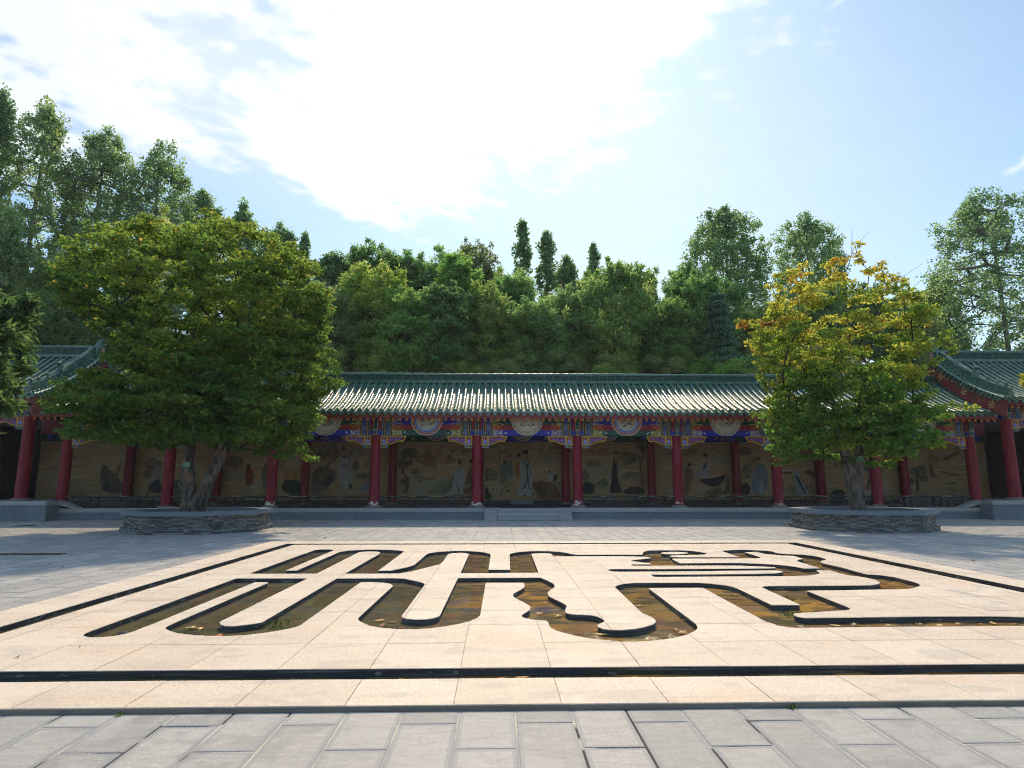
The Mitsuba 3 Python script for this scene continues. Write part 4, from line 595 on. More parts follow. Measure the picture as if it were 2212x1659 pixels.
def roof(parent, x0, x1, ye, ze, yr, zr, a, sp_, rid_h, rid_w):
    F = prof_fn(ye, ze, yr, zr, a); key = parent+'__roof'
    m = MB().add(*slope_slab(x0, x1, F, ye+.04, yr, .075, .16)); v, f = slope_slab(x0, x1, F, ye+.04, yr, .075, .16); f = np.array(f)[:, ::-1]; m.add(mirror(v, yr), f); m.put(key, 'soffit')
    t, p = tile_row_mesh(ye, yr-.05, F), pan_row_mesh(ye+.02, yr-.05, F); td, pd = mikit.ply(t.mesh(), 'glaze', smooth=50), mikit.ply(p.mesh(), 'glaze', smooth=40)
    n = int(round((x1-x0)/sp_)); sp_ = (x1-x0)/n; back = MB(); tm, pm = t.mesh(), p.mesh()
    for i in range(n+1):
        x = x0+i*sp_; jit = T().translate([x, 0, 0]).rotate([0, 0, 1], rng.normal(0, .12))
        td2 = dict(td); td2['to_world'] = T().translate([x+rng.normal(0, .004), 0, rng.normal(0, .003)]); put('%s__tile_row_%03d' % (key, i+1), td2)
        if i < n: pd2 = dict(pd); pd2['to_world'] = T().translate([x+sp_/2, 0, rng.normal(0, .002)]); put('%s__pan_row_%03d' % (key, i+1), pd2)
        if i % 1 == 0:
            v, f = tm; back.add(mirror(v+[x, 0, 0], yr)[::1], np.array(f)[:, ::-1])
    back.put(key+'__rear_tile_rows', 'glaze', kind='stuff')
    # ridge
    zb = zr-.03; L = x1-x0; nb = int(round(L/.40)); e = np.linspace(x0, x1, nb+1)
    m = MB().add(*boxm(x0, x1, yr-rid_w/2-.045, yr+rid_w/2+.045, zb-.08, zb+.04, .012)).add(*boxm(x0, x1, yr-rid_w/2-.02, yr+rid_w/2+.02, zb+.04, zb+.07)); m.put(key+'__ridge_foot', 'glaze')
    for i in range(nb): put('%s__ridge_block_%03d' % (key, i+1), mikit.ply(boxm(e[i]+.006, e[i+1]-.006, yr-rid_w/2, yr+rid_w/2, zb+.07, zb+rid_h-.09, .006), 'glaze_relief'))
    put(key+'__ridge_core', mikit.ply(boxm(x0, x1, yr-rid_w/2+.008, yr+rid_w/2-.008, zb+.05, zb+rid_h-.08), 'cap_mortar'))
    m = MB().add(*boxm(x0, x1, yr-rid_w/2-.03, yr+rid_w/2+.03, zb+rid_h-.09, zb+rid_h-.06)); 
    for i in range(nb): m.add(*tube([[e[i]+.004, yr, zb+rid_h-.045+.0], [e[i+1]-.004, yr, zb+rid_h-.045+rng.normal(0, .002)]], .095, 12))
    m.put(key+'__ridge_cap', 'glaze', smooth=40)
    return F
YE, YR = 27.27, 30.85
F = roof(ga, -20.4, 22.9, YE, 4.79, YR, 6.70, .34, .325, .42, .26)
put(ga+'__eave_board', mikit.ply(boxm(-20.4, 22.9, 27.33, 27.37, 4.475, 4.70), 'red_board'))
m, m2 = MB(), MB()
for x in np.arange(-20.3, 22.8, .291):
    v = []
    for y, dz in ((27.40, 0), (28.6, .0), (29.8, 0), (30.8, 0)): z = F(y)-.19 if y > 28 else 4.475; v += [[x-.055, y, z-.12], [x+.055, y, z-.12], [x+.055, y, z], [x-.055, y, z]]
    f = []
    for i in range(3): b = 4*i; f += [[b, b+1, b+5, b+4], [b+1, b+2, b+6, b+5], [b+2, b+3, b+7, b+6], [b+3, b, b+4, b+7]]
    m.add(v, f+[[0, 3, 2, 1]])
    for dx, dz, c in ((0, 0, (.55, .14, .01)),): m2.add(*boxm(x-.056, x+.056, 27.392, 27.40, 4.356, 4.474), c)
    for a in (-.026, .026):
        for b in (-.026, .026): m2.add(*plate(Point(x+a, 4.415+b).buffer(.016, 2), 27.388), (.10, .02, .01))
m.put(ga+'__rafters', 'soffit', kind='stuff', label='red rafters under the gallery eave'); m2.put(ga+'__rafter_ends', 'paint', kind='stuff', label='orange painted square rafter ends')
m = MB().add(*tube([[-20.4, 28.33, 4.74], [22.9, 28.33, 4.74]], .15, 14)).add(*tube([[-20.4, 33.1, 5.35], [22.9, 33.1, 5.35]], .13, 10)); m.put(ga+'__purlin', 'soffit', smooth=40)
m = MB()
for x in np.arange(-19.9, 22.5, 2.05): m.add(*tube([[x, YR, 7.05], [x, YR, 7.30]], .008, 5))
m.add(*tube([[-20.3, YR, 7.29], [22.6, YR, 7.29]], .007, 5)); m.put(ga+'__ridge_wire', 'wire')
m = MB(); yw = 27.75
for x in np.arange(-19.5, 22.5, 2.1): m.add(*tube([[x, yw, F(yw)+.02], [x, yw, F(yw)+.24]], .006, 5))
m.add(*tube([[-20.3, yw, F(yw)+.235], [22.6, yw, F(yw)+.235]], .006, 5)); m.put(ga+'__eave_wire', 'wire')
# ---------------------------------------------------------------- the two end pavilions
def pavilion(name, sgn, label):
    X = lambda x: X0+sgn*(x-X0)
    def bx(x0, x1, *r): a, b = sorted((X(x0), X(x1))); return boxm(a, b, *r)
    note(name, label, 'pavilion')
    put(name+'__platform', mikit.ply(bx(22.0, 31.5, 27.16, 36.0, -.05, .80), 'grey_stone'))
    e = np.linspace(21.95, 31.5, 9)
    for i in range(8):
        put(num(name+'__coping_stone'), mikit.ply(bx(e[i]+.004, e[i+1]-.004, 27.06, 27.55, .655, .84, .008), 'grey_stone'))
        for z0, z1 in ((-.02, .33), (.333, .652)): put(num(name+'__facing_slab'), mikit.ply(bx(e[i]+.063, e[i+1]+.06, 27.11, 27.16, z0, z1, .004), 'blue_stone'))
    for z0, z1 in ((-.02, .33), (.333, .652)): put(num(name+'__facing_slab'), mikit.ply(bx(21.96, 22.0, 27.11, 27.92, z0, z1, .004), 'blue_stone'))
    pr = [(21.15, .50), (22.02, .845), (22.02, .66), (21.15, .46)]
    v = np.array([[X(x), y, z] for y in (27.80, 28.35) for x, z in pr]); f = np.array([[0, 1, 5, 4], [1, 2, 6, 5], [2, 3, 7, 6], [3, 0, 4, 7], [0, 3, 2, 1], [4, 5, 6, 7]]); put(name+'__ramp_slab', mikit.ply((v, f), 'grey_stone'))
    cols = (23.42, 28.1)
    for x in cols:
        column(name, X(x), 27.55, .84, 4.50, .235); column(name, X(x), 34.0, .84, 4.5, .225, 'rear_column')
    zb = (4.50, 4.78, 5.0, 5.4); a, b = sorted((X(cols[0]), X(cols[1])))
    beam_set(name, a, b, 27.45, zb, True, rng)
    for x in cols:
        head(name, X(x), 27.44, zb, 1)
    bracket(name, X(cols[0]), sgn, 27.49, 4.497, .225); bracket(name, X(cols[1]), -sgn, 27.49, 4.497, .225)
    m = MB().add(*bx(23.25, 23.50, 27.6, 33.9, 4.50, 4.80), (.004, .03, .02)).add(*bx(23.28, 23.47, 27.6, 33.9, 4.80, 5.6), (.05, .006, .008)); m.put(name+'__side_beam', 'paint')
    put(name+'__rear_wall', mikit.ply(bx(27.2, 31.5, 34.2, 34.6, 0, 6), 'interior_dark'))
    put(name+'__dark_screen', mikit.ply(bx(27.25, 27.5, 29.5, 34.2, .8, 4.4, .02), 'interior_dark'))
    x0, x1 = sorted((X(22.75), X(30.2))); ye, ze, yr, zr = 26.62, 5.36, 30.9, 7.95
    Fp = roof(name, x0, x1, ye, ze, yr, zr, .36, .325, .50, .30)
    put(name+'__eave_board', mikit.ply(boxm(x0, x1, 26.69, 26.73, 5.04, 5.27), 'red_board'))
    m = MB()
    for x in np.arange(x0+.1, x1, .291):
        v = []
        for y in (26.76, 28.2, 29.6, 30.8): z = Fp(y)-.19 if y > 27.5 else 5.04; v += [[x-.055, y, z-.12], [x+.055, y, z-.12], [x+.055, y, z], [x-.055, y, z]]
        f = []
        for i in range(3): q = 4*i; f += [[q, q+1, q+5, q+4], [q+1, q+2, q+6, q+5], [q+2, q+3, q+7, q+6], [q+3, q, q+4, q+7]]
        m.add(v, f+[[0, 3, 2, 1]])
    m.put(name+'__rafters', 'soffit', kind='stuff')
    m = MB()
    for x in np.arange(x0+.1, x1, .291): m.add(*boxm(x-.056, x+.056, 26.752, 26.76, 4.925, 5.038), (.55, .14, .01))
    m.put(name+'__rafter_ends', 'paint', kind='stuff')
    # gable: barge boards with gilt studs, hanging tiles along the verge, descending ridge with its figures
    xg = X(22.75); o = -sgn
    for side in (0, 1):
        M_ = (lambda v: v) if not side else (lambda v: mirror(v, yr))
        ys = np.linspace(ye-.02, yr, 14); v = []
        for y in ys:
            for dx, dz in ((0, -.10), (.05, -.10), (.05, -.86-.06*math.sin((y-ye)*.7)), (0, -.86-.06*math.sin((y-ye)*.7))): v.append([xg+o*dx, y, Fp(y)+dz])
        f = []
        for i in range(13): q = 4*i; f += [[q, q+1, q+5, q+4], [q+1, q+2, q+6, q+5], [q+2, q+3, q+7, q+6], [q+3, q, q+4, q+7]]
        f += [[0, 3, 2, 1], [52, 53, 54, 55]]
        put(num(name+'__barge_board'), mikit.ply((M_(v), np.array(f)), 'red_board'))
        st = MB()
        for yy in (27.35, 28.9, 30.3):
            for i in range(7):
                dy, dz = (0, 0) if i == 6 else (.13*math.cos(i*1.047), .13*math.sin(i*1.047)); s_ = trimesh.creation.icosphere(1, .042); st.add(M_(np.array(s_.vertices)*[.6, 1, 1]+[xg+o*.055, yy+dy, Fp(yy)-.50+dz]), s_.faces)
        st.put(num(name+'__gilt_studs'), 'gilt', smooth=True)
        for i, y in enumerate(np.arange(ye+.10, yr-.1, .235)):
            h = MB(); z = Fp(y)
            h.add(M_(tube([[xg+o*.16, y, z-.03], [xg-o*.30, y, z+.02]], .075, 10)[0]), tube([[0, 0, 0], [1, 0, 0]], .075, 10)[1])
            a = np.linspace(0, np.pi, 8); pts = [[xg+o*.172, y+.118+.09*math.cos(t), z-.05-.13*math.sin(t)] for t in a]; pts2 = [[p[0]-o*.02, p[1], p[2]] for p in pts]
            h.add(M_(np.array(pts+pts2)), [[k, k+1, 9+k, 8+k] for k in range(7)]); h.add(M_(np.array(pts)), [[0, k, k+1] for k in range(1, 7)])
            put(num(name+'__verge_tile'), h.ply('glaze', smooth=40))
        rid = MB(); ys = np.linspace(ye+.15, yr-.2, 22); xr = xg-o*.42
        for w_, h0, h1 in ((.13, .03, .42), (.10, .42, .48)):
            v = []
            for y in ys: k_ = 1 if y > 28.55 else .62; v += [[xr-w_, y, Fp(y)+h0], [xr+w_, y, Fp(y)+h0], [xr+w_, y, Fp(y)+h1*k_], [xr-w_, y, Fp(y)+h1*k_]]
            f = []
            for i in range(21): q = 4*i; f += [[q, q+1, q+5, q+4], [q+1, q+2, q+6, q+5], [q+2, q+3, q+7, q+6], [q+3, q, q+4, q+7]]
            f += [[0, 3, 2, 1], [84, 85, 86, 87]]; rid.add(M_(v), f)
        tv, tf = tube([[xr, y, Fp(y)+.50*(1 if y > 28.55 else .64)] for y in ys], .10, 10); rid.add(M_(tv), tf)
        rid.put(num(name+'__descending_ridge'), 'glaze', smooth=35)
        def blob(parts):
            import manifold3d as m3
            acc = None
            for (p, r1), (q, r2) in parts:
                s1 = m3.Manifold.sphere(r1, 14).translate(p); s2 = m3.Manifold.sphere(r2, 14).translate(q); hh = m3.Manifold.batch_hull([s1, s2]); acc = hh if acc is None else acc+hh
            mm = acc.to_mesh(); tmesh = trimesh.Trimesh(mm.vert_properties[:, :3], mm.tri_verts); return tmesh
        def beast(y, s_, nm):
            z = Fp(y)+.30; B_ = lambda a, b, r: ((xr, y+a*s_, z+.06+b*s_), r*s_)
            t_ = blob([(B_(.0, .10, .13), B_(.06, .30, .10)), (B_(.06, .30, .10), B_(-.08, .42, .085)), (B_(-.08, .42, .085), B_(-.19, .40, .055)), (B_(0, .1, .13), B_(.22, .12, .07)), (B_(.22, .12, .06), B_(.27, .38, .035)), (B_(-.02, .2, .06), B_(-.12, .02, .05)), (B_(-.04, .5, .05), B_(.06, .60, .02))])
            put(num(name+'__'+nm), mikit.ply((M_(np.array(t_.vertices)), np.array(t_.faces)), 'glaze', smooth=40))
        beast(28.62, 1.05, 'ridge_beast')
        for y in (26.95, 27.4, 27.9): beast(y, .52, 'ridge_figure')
    # the ornament on the ridge end
    import manifold3d as m3
    def hull(*ps): return m3.Manifold.batch_hull([m3.Manifold.sphere(r, 16).translate((X(x), y, z)) for x, y, z, r in ps])
    zt = zr+.35; acc = hull((22.95, yr, zt-.25, .16), (22.95, yr, zt+.25, .15), (23.25, yr, zt-.2, .14))
    acc += hull((22.95, yr, zt+.25, .15), (22.82, yr, zt+.55, .11)); acc += hull((22.82, yr, zt+.55, .11), (23.02, yr, zt+.78, .09)); acc += hull((23.02, yr, zt+.78, .09), (23.25, yr, zt+.66, .07)); acc += hull((23.2, yr, zt-.05, .13), (23.5, yr, zt+.05, .09)); acc += hull((23.2, yr, zt-.15, .1), (23.48, yr, zt-.16, .06)); acc += hull((22.85, yr, zt+.1, .1), (22.68, yr, zt+.22, .05))
    mm = acc.to_mesh(); put(name+'__ridge_ornament', mikit.ply((mm.vert_properties[:, :3], mm.tri_verts), 'glaze', smooth=40))
B('gilt', (.55, .38, .10), .45)
pavilion('end_pavilion', 1, 'taller tiled pavilion at the right end of the gallery, gable and roof figures showing')
pavilion('end_pavilion_001', -1, 'taller tiled pavilion at the left end, half hidden behind trees')
# ---------------------------------------------------------------- octagonal planters
def planter(name, cx, cy, rot, label):
    note(name, label, 'planter'); ap = 2.10
    Rv = lambda d: d/math.cos(math.pi/8)
    def octo(d): return [(cx+Rv(d)*math.cos(rot+math.pi/8+i*math.pi/4), cy+Rv(d)*math.sin(rot+math.pi/8+i*math.pi/4)) for i in range(8)]
    o = Polygon(octo(ap-.03)).difference(Polygon(octo(ap-.30))); put(name+'__core', mikit.ply(extr(o, -.02, .56), 'brick_mortar'))
    o = Polygon(octo(ap+.075)).difference(Polygon(octo(ap-.06))); put(name+'__footing', mikit.ply(extr(o, -.02, .155), 'brick_mortar'))
    soil = Polygon(octo(ap-.29)); v, f = extr(soil, .40, .47); put(name+'__soil', mikit.ply((v, f), 'soil'))
    outer, inn = octo(ap+.115), octo(ap-.34); nb = 0
    for i in range(8):
        j = (i+1) % 8; q = Polygon([outer[i], outer[j], inn[j], inn[i]]).buffer(-.003, join_style=2)
        m = MB().add(*extr(q, .562, .692)).add(*extr(q.buffer(-.008, join_style=2), .692, .70)); put(num(name+'__coping_stone'), m.ply('blue_stone'))
        for course in range(9):
            foot = course < 2; d = ap+(.10 if foot else .0); ht = .075 if foot else .0575; z0 = course*.078 if foot else .158+(course-2)*.0578
            P0, P1 = np.array(octo(d)[i]), np.array(octo(d)[j]); L = np.linalg.norm(P1-P0); t_ = (P1-P0)/L; nrm = np.array([t_[1], -t_[0]])
            if nrm@(P0-[cx, cy]) < 0: nrm = -nrm
            bl = .34 if foot else .235; off = (course % 2)*bl/2; a = -off
            facing = nrm[1] < .35
            while a < L-.02:
                s0, s1 = max(a, 0)+.004, min(a+bl, L)-.004; a += bl
                if s1-s0 < .03: continue
                pr = rng.normal(0, .004); A = P0+t_*s0+nrm*pr; Bq = P0+t_*s1+nrm*(pr+rng.normal(0, .003)); C = Bq-nrm*.06; D = A-nrm*.06; dz = rng.normal(0, .002)
                ch = .004; z1 = z0+ht-.006
                v = np.array([[*A, z0+dz], [*Bq, z0+dz], [*C, z0+dz], [*D, z0+dz], [*(A-nrm*ch), z1+dz+ch*0], [*(Bq-nrm*ch), z1+dz], [*C, z1+dz], [*D, z1+dz]]); f = np.array([[0, 1, 5, 4], [1, 2, 6, 5], [3, 0, 4, 7], [4, 5, 6, 7], [1, 0, 3, 2]])
                if nb < 300 and facing: nb += 1; put('%s__brick_%03d' % (name, nb), mikit.ply((v, f), 'brick'))
                else: more.setdefault(name, MB()).add(v, f)
    more[name].put(name+'__bricks', 'brick', kind='stuff')
more = {}
planter('tree_planter', -10.3, 22.12, math.radians(2), 'octagonal grey brick planter holding the large green maple at left')
planter('tree_planter_001', 13.05, 22.12, math.radians(-3), 'octagonal grey brick planter holding the yellow orange maple at right')
# ---------------------------------------------------------------- the hill behind
def hill(x, y):
    x, y = np.asarray(x, float), np.asarray(y, float)
    z = np.interp(y, [35.2, 36.5, 39, 43, 48, 54, 62, 75, 100, 160], [-.05, 1.2, 6.4, 9.4, 11.9, 14.4, 16.6, 17.6, 16, 8])
    side = 1-.42*mi_smooth(22, 40, x)-.25*mi_smooth(-25, -45, x)*0
    return z*side*(1+.10*(meshkit.fbm(np.stack([x*.08, y*.08, x*0], -1), 3, 4)-.5)) - (y > 36)*0
gx, gy = np.meshgrid(np.linspace(-110, 110, 111), np.concatenate([[34.9], np.linspace(36, 62, 40), np.linspace(64, 160, 25)]))
vv = np.stack([gx, gy, hill(gx, gy)], -1); vv[0, :, 2] = -.3
ny, nx = gx.shape; ii, jj = np.meshgrid(np.arange(ny-1), np.arange(nx-1), indexing='ij')
put('hillside', mikit.ply((vv.reshape(-1, 3), np.stack([ii*nx+jj, ii*nx+jj+1, (ii+1)*nx+jj+1, (ii+1)*nx+jj], -1).reshape(-1, 4)), 'hill_soil', smooth=True), 'steep earth slope behind the gallery', 'hill', kind='structure')
# ---------------------------------------------------------------- trees
GAIN = 2.75                                   # leaf reflectance and transmittance together
def leaf_mesh(ctr, rad, per, L, W, r, pal, up=.8, fold=.0, tint=None, droop=.0):
    """Leaves scattered round the centres: each a kite of two triangles with its own size, tilt and colour."""
    n = len(ctr); per = np.broadcast_to(per, (n,)).astype(int); idx = np.repeat(np.arange(n), per); N = len(idx)
    d = r.normal(size=(N, 3)); d /= np.linalg.norm(d, axis=1, keepdims=True)+1e-9; q = r.random(N)**.45
    p = ctr[idx]+d*q[:, None]*np.asarray(rad)[idx]
    nn = r.normal(size=(N, 3)); nn[:, 2] = np.abs(nn[:, 2])+up*1.2; nn /= np.linalg.norm(nn, axis=1, keepdims=True)
    t = r.normal(size=(N, 3))+d*.5; t[:, 2] -= droop; t -= nn*np.sum(t*nn, 1, keepdims=True); t /= np.linalg.norm(t, axis=1, keepdims=True)+1e-9
    s = np.cross(nn, t); sz = r.uniform(.65, 1.3, N)[:, None]
    a = p; tip = p+t*L*sz-nn*L*sz*.15; m1 = p+t*L*sz*.45+s*W*sz*.5; m2 = p+t*L*sz*.45-s*W*sz*.5
    v = np.stack([a, m1, tip, m2], 1).reshape(-1, 3); b = np.arange(N)*4
    f = np.vstack([np.stack([b, b+1, b+2], 1), np.stack([b, b+2, b+3], 1)])
    pal = np.asarray(pal, float); w = r.random(N)
    if tint is None: col = pal[(w*len(pal)).astype(int)]
    else: col = tint(p, idx, r)
    col = np.minimum(col*(.72+.56*r.random((N, 1)))*GAIN, .62)
    return v, f, np.repeat(col, 4, 0)
def grow(starts, targets, r, step=.6, sag=.0, taper=.45, tip=.012, wig=.12, maxr=None, up0=.35):
    """Limbs: every target is joined to the nearest older limb; radius follows the number of tips beyond. starts: polylines (points, radii)."""
    P, par, fixed = [], [], []
    for pts, rad in starts:
        for i, (p, q) in enumerate(zip(pts, rad)):
            par.append(len(P)-1 if i else (-1)); P.append(np.array(p, float)); fixed.append(q)
    nfix = len(P); top = np.array(starts[0][0][-1]); order = np.argsort(np.linalg.norm(np.asarray(targets)-top, axis=1))
    skip = [i for i in range(nfix) if P[i][2] < min(max(s[0][-1][2] for s in starts)*.55, P[nfix-1][2])]
    for k in order:
        t = targets[k]; A = np.array(P); dv = t-A; dd = np.linalg.norm(dv, axis=1); cost = dd*(1+.55*np.clip(-dv[:, 2]/(dd+1e-6)+.1, 0, 1)); cost[skip] += 50
        j = int(np.argmin(cost)); a = A[j]; n = max(1, int(dd[j]/step)); last = j
        mid = (a+t)/2+r.normal(size=3)*wig*dd[j]*.5+[0, 0, up0*.25*dd[j]]
        for i in range(1, n+1):
            u = i/n; q = a*(1-u)**2+2*mid*u*(1-u)+t*u*u; P.append(q+(r.normal(size=3)*.02*step if i < n else 0)); par.append(last); fixed.append(0); last = len(P)-1
    P = np.array(P); par = np.array(par); cnt = np.zeros(len(P))
    leafn = np.ones(len(P), bool); leafn[par[par >= 0]] = False; cnt[leafn] = 1
    for i in range(len(P)-1, -1, -1):
        if par[i] >= 0: cnt[par[i]] += cnt[i]
    rad = tip*np.maximum(cnt, 1)**taper
    if maxr: rad = np.minimum(rad, maxr)
    return P, par, rad, np.array(fixed), nfix
def limb_mesh(P, par, rad, nfix, n=5):
    i = np.arange(nfix, len(P)); i = i[par[i] >= 0]; a, b = P[par[i]], P[i]; ra = np.where(par[i] < nfix, rad[i], rad[par[i]]); rb = rad[i]
    t = b-a; t /= np.linalg.norm(t, axis=1, keepdims=True)+1e-9; ref = np.where(np.abs(t[:, 2:]) < .9, [[0, 0, 1.]], [[1., 0, 0]]); u = np.cross(t, ref); u /= np.linalg.norm(u, axis=1, keepdims=True); w = np.cross(t, u)
    g = np.arange(n)*2*np.pi/n; ring = np.cos(g)[None, :, None]*u[:, None]+np.sin(g)[None, :, None]*w[:, None]
    v = np.concatenate([a[:, None]+ring*ra[:, None, None], b[:, None]+t[:, None]*rb[:, None, None]*.3+ring*rb[:, None, None]], 1).reshape(-1, 3)
    base = (np.arange(len(i))*2*n)[:, None]; k = np.arange(n)[None]; kk = (k+1) % n
    f = np.stack([base+k, base+kk, base+n+kk, base+n+k], -1).reshape(-1, 4)
    return v, f
def crown_points(out, cy, depth, n, r, shell=.55, thin=.0):
    """Points in a crown whose side view is the outline (x, z); its depth at each point follows the width there."""
    g = valid(out); x0, z0, x1, z1 = g.bounds; pts = []
    while len(pts) < n:
        x, z = r.uniform(x0, x1), r.uniform(z0, z1)
        if not g.contains(Point(x, z)) or r.random() < thin*((z-z0)/(z1-z0))**2.5: continue
        ln = g.intersection(LineString([(x0-1, z), (x1+1, z)])); a, _, b, _ = ln.bounds; h = max((b-a)/2, .05); u = np.clip((x-(a+b)/2)/h, -1, 1)
        hd = min(h, depth)*math.sqrt(max(0, 1-u*u)); s = r.uniform(-1, 1); s = math.copysign(abs(s)**shell, s)
        pts.append((x, cy+hd*s, z))
    return np.array(pts)
class Cols:
    pass
def big_maple(name, outl, base, stems, n, per, L, W, seed, tint, label, cat, rad=(.46, .46, .12), outer=.72, tip=.0105, depth=4.6, extra=None, inset=.48, low=None, thin=.25):
    r = np.random.default_rng(seed); note(name, label, cat)
    out = np.array(outl, float).reshape(-1, 2)/100; g = valid(out); gi = max(polys(g.buffer(-inset)), key=lambda q: q.area)
    C = crown_points(gi.exterior.coords, base[1], depth, n, r, thin=thin)
    E_ = []; per_ = np.full(len(C), per); R_ = np.tile(rad, (len(C), 1))*r.uniform(.7, 1.25, (len(C), 1))
    rim = [g.exterior.interpolate(u, normalized=True) for u in np.linspace(0, 1, 110)[:-1]]; cc = g.centroid      # sprays that reach the outline
    rp = np.array([[p.x+(cc.x-p.x)*.075, base[1]+r.normal(0, .5), p.y+(cc.y-p.y)*.06] for p in rim])
    C = np.vstack([C, rp]); per_ = np.append(per_, np.full(len(rp), int(per*.45))); R_ = np.vstack([R_, np.tile(np.array(rad)*[.55, .55, .8], (len(rp), 1))])
    if low is not None: lc = np.stack([r.uniform(low[0], low[1], low[6]), r.uniform(low[2], low[3], low[6]), r.uniform(low[4], low[5], low[6])], 1); C = np.vstack([C, lc]); per_ = np.append(per_, np.full(len(lc), per)); R_ = np.vstack([R_, np.tile(rad, (len(lc), 1))])
    P, par, rd, fx, nf = grow(stems, C, r, step=.45, taper=.46, tip=tip, wig=.10, up0=.3)
    m = MB()
    for pts, rr in stems:
        v, f = tube(chain(pts, 4), chain_r(rr, 4), 18); d = meshkit.fbm(v*[3.4, 3.4, 1.2], 3, seed)-.5; c0 = np.array([base[0], base[1]]); o = v-[base[0], base[1], 0]; m.add(v+o*[1, 1, 0]*(d[:, None]*.22), f)
    m.put(name+'__trunk', 'bark', smooth=50)
    m = MB().add(*limb_mesh(P, par, rd, nf, 6)); m.put(name+'__limbs', 'twig', smooth=True)
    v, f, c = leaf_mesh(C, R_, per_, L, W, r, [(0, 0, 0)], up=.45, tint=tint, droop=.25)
    m = MB().add(v, f, c)
    if extra:
        for pts in extra: m2 = MB(); m2.add(*tube(pts, np.linspace(.012, .004, len(pts)), 5)); m2.put(num(name+'__bare_twig'), 'twig')
    m.put(name+'__crown', 'leaf')
def chain(pts, k):
    p = np.asarray(pts, float); t = np.arange(len(p)); u = np.linspace(0, len(p)-1, (len(p)-1)*k+1)
    q = np.stack([np.interp(u, t, p[:, a]) for a in range(3)], 1)
    for _ in range(2): q[1:-1] = (q[:-2]+2*q[1:-1]+q[2:])/4
    return q
def chain_r(r, k): u = np.linspace(0, len(r)-1, (len(r)-1)*k+1); return np.interp(u, np.arange(len(r)), r)
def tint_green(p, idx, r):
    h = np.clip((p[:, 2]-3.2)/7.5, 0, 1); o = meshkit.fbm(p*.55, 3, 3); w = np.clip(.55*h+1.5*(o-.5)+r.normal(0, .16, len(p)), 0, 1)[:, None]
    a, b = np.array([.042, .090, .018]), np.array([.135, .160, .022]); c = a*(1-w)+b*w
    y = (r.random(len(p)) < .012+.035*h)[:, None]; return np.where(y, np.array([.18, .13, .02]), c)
def tint_autumn(p, idx, r):
    h = np.clip((p[:, 2]-3.0)/6.5, 0, 1); o = meshkit.fbm(p*.75, 3, 9); ed = np.clip(np.abs(p[:, 0]-13)/4.2, 0, 1)
    w = np.clip(.78*h+.12*ed+1.6*(o-.5)-.16+r.normal(0, .13, len(p)), 0, 1)[:, None]
    a, b, e = np.array([.055, .112, .020]), np.array([.165, .185, .026]), np.array([.26, .20, .028]); c = np.where(w < .5, a+(b-a)*w*2, b+(e-b)*(w*2-1))
    rr = meshkit.noise(p*1.6, 31)+.22*h+.16*ed*h+r.normal(0, .05, len(p)); red = np.clip((rr-.96)*6, 0, 1)[:, None]*np.clip(h*3-.5, 0, 1)[:, None]
    return c*(1-red)+np.array([.25, .085, .014])*red
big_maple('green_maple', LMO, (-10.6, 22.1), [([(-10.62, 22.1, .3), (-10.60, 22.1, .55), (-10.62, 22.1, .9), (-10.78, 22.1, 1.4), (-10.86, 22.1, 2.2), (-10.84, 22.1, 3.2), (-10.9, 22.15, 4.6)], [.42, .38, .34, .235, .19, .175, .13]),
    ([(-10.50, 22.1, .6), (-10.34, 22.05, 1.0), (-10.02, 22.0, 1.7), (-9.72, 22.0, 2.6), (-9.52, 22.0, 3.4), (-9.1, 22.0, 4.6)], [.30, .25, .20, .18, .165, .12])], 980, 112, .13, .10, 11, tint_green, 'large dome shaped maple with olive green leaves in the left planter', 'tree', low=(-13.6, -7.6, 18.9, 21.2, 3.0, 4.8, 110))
big_maple('autumn_maple', RMO, (12.95, 22.1), [([(12.98, 22.1, .3), (12.97, 22.1, .6), (12.93, 22.1, 1.2), (12.88, 22.1, 1.8), (12.72, 22.1, 2.4), (12.6, 22.1, 3.2), (12.5, 22.2, 4.4)], [.33, .27, .255, .25, .19, .14, .10]),
    ([(13.0, 22.1, 1.2), (13.06, 22.05, 1.9), (13.12, 22.0, 2.5), (13.2, 22.0, 3.4), (13.4, 22.0, 4.8)], [.20, .17, .14, .125, .09])], 430, 92, .13, .10, 23, tint_autumn, 'smaller maple turning yellow and orange in the right planter', 'tree', rad=(.38, .38, .13), depth=3.3, low=(11.2, 15.0, 19.9, 21.4, 2.9, 4.6, 50), thin=.78,
    extra=[[(13.2, 22.1, 9.2), (13.35, 22.1, 10.2), (13.1, 22.0, 10.9), (12.6, 22.0, 11.3)], [(13.35, 22.1, 9.6), (13.7, 22.1, 10.5), (14.4, 22.1, 11.25)], [(13.6, 22.1, 10.2), (13.65, 22.0, 11.3)], [(14.9, 22.1, 8.7), (15.5, 22.1, 9.4), (16.3, 22.1, 9.9)], [(15.0, 22.2, 8.0), (15.8, 22.2, 8.9), (16.3, 22.2, 9.3)], [(9.6, 22.1, 7.6), (9.0, 22.1, 8.1), (8.8, 22.1, 8.9)], [(14.3, 22.1, 8.9), (14.6, 22.1, 9.6)], [(12.4, 22.1, 9.1), (12.5, 22.1, 10.1)]])
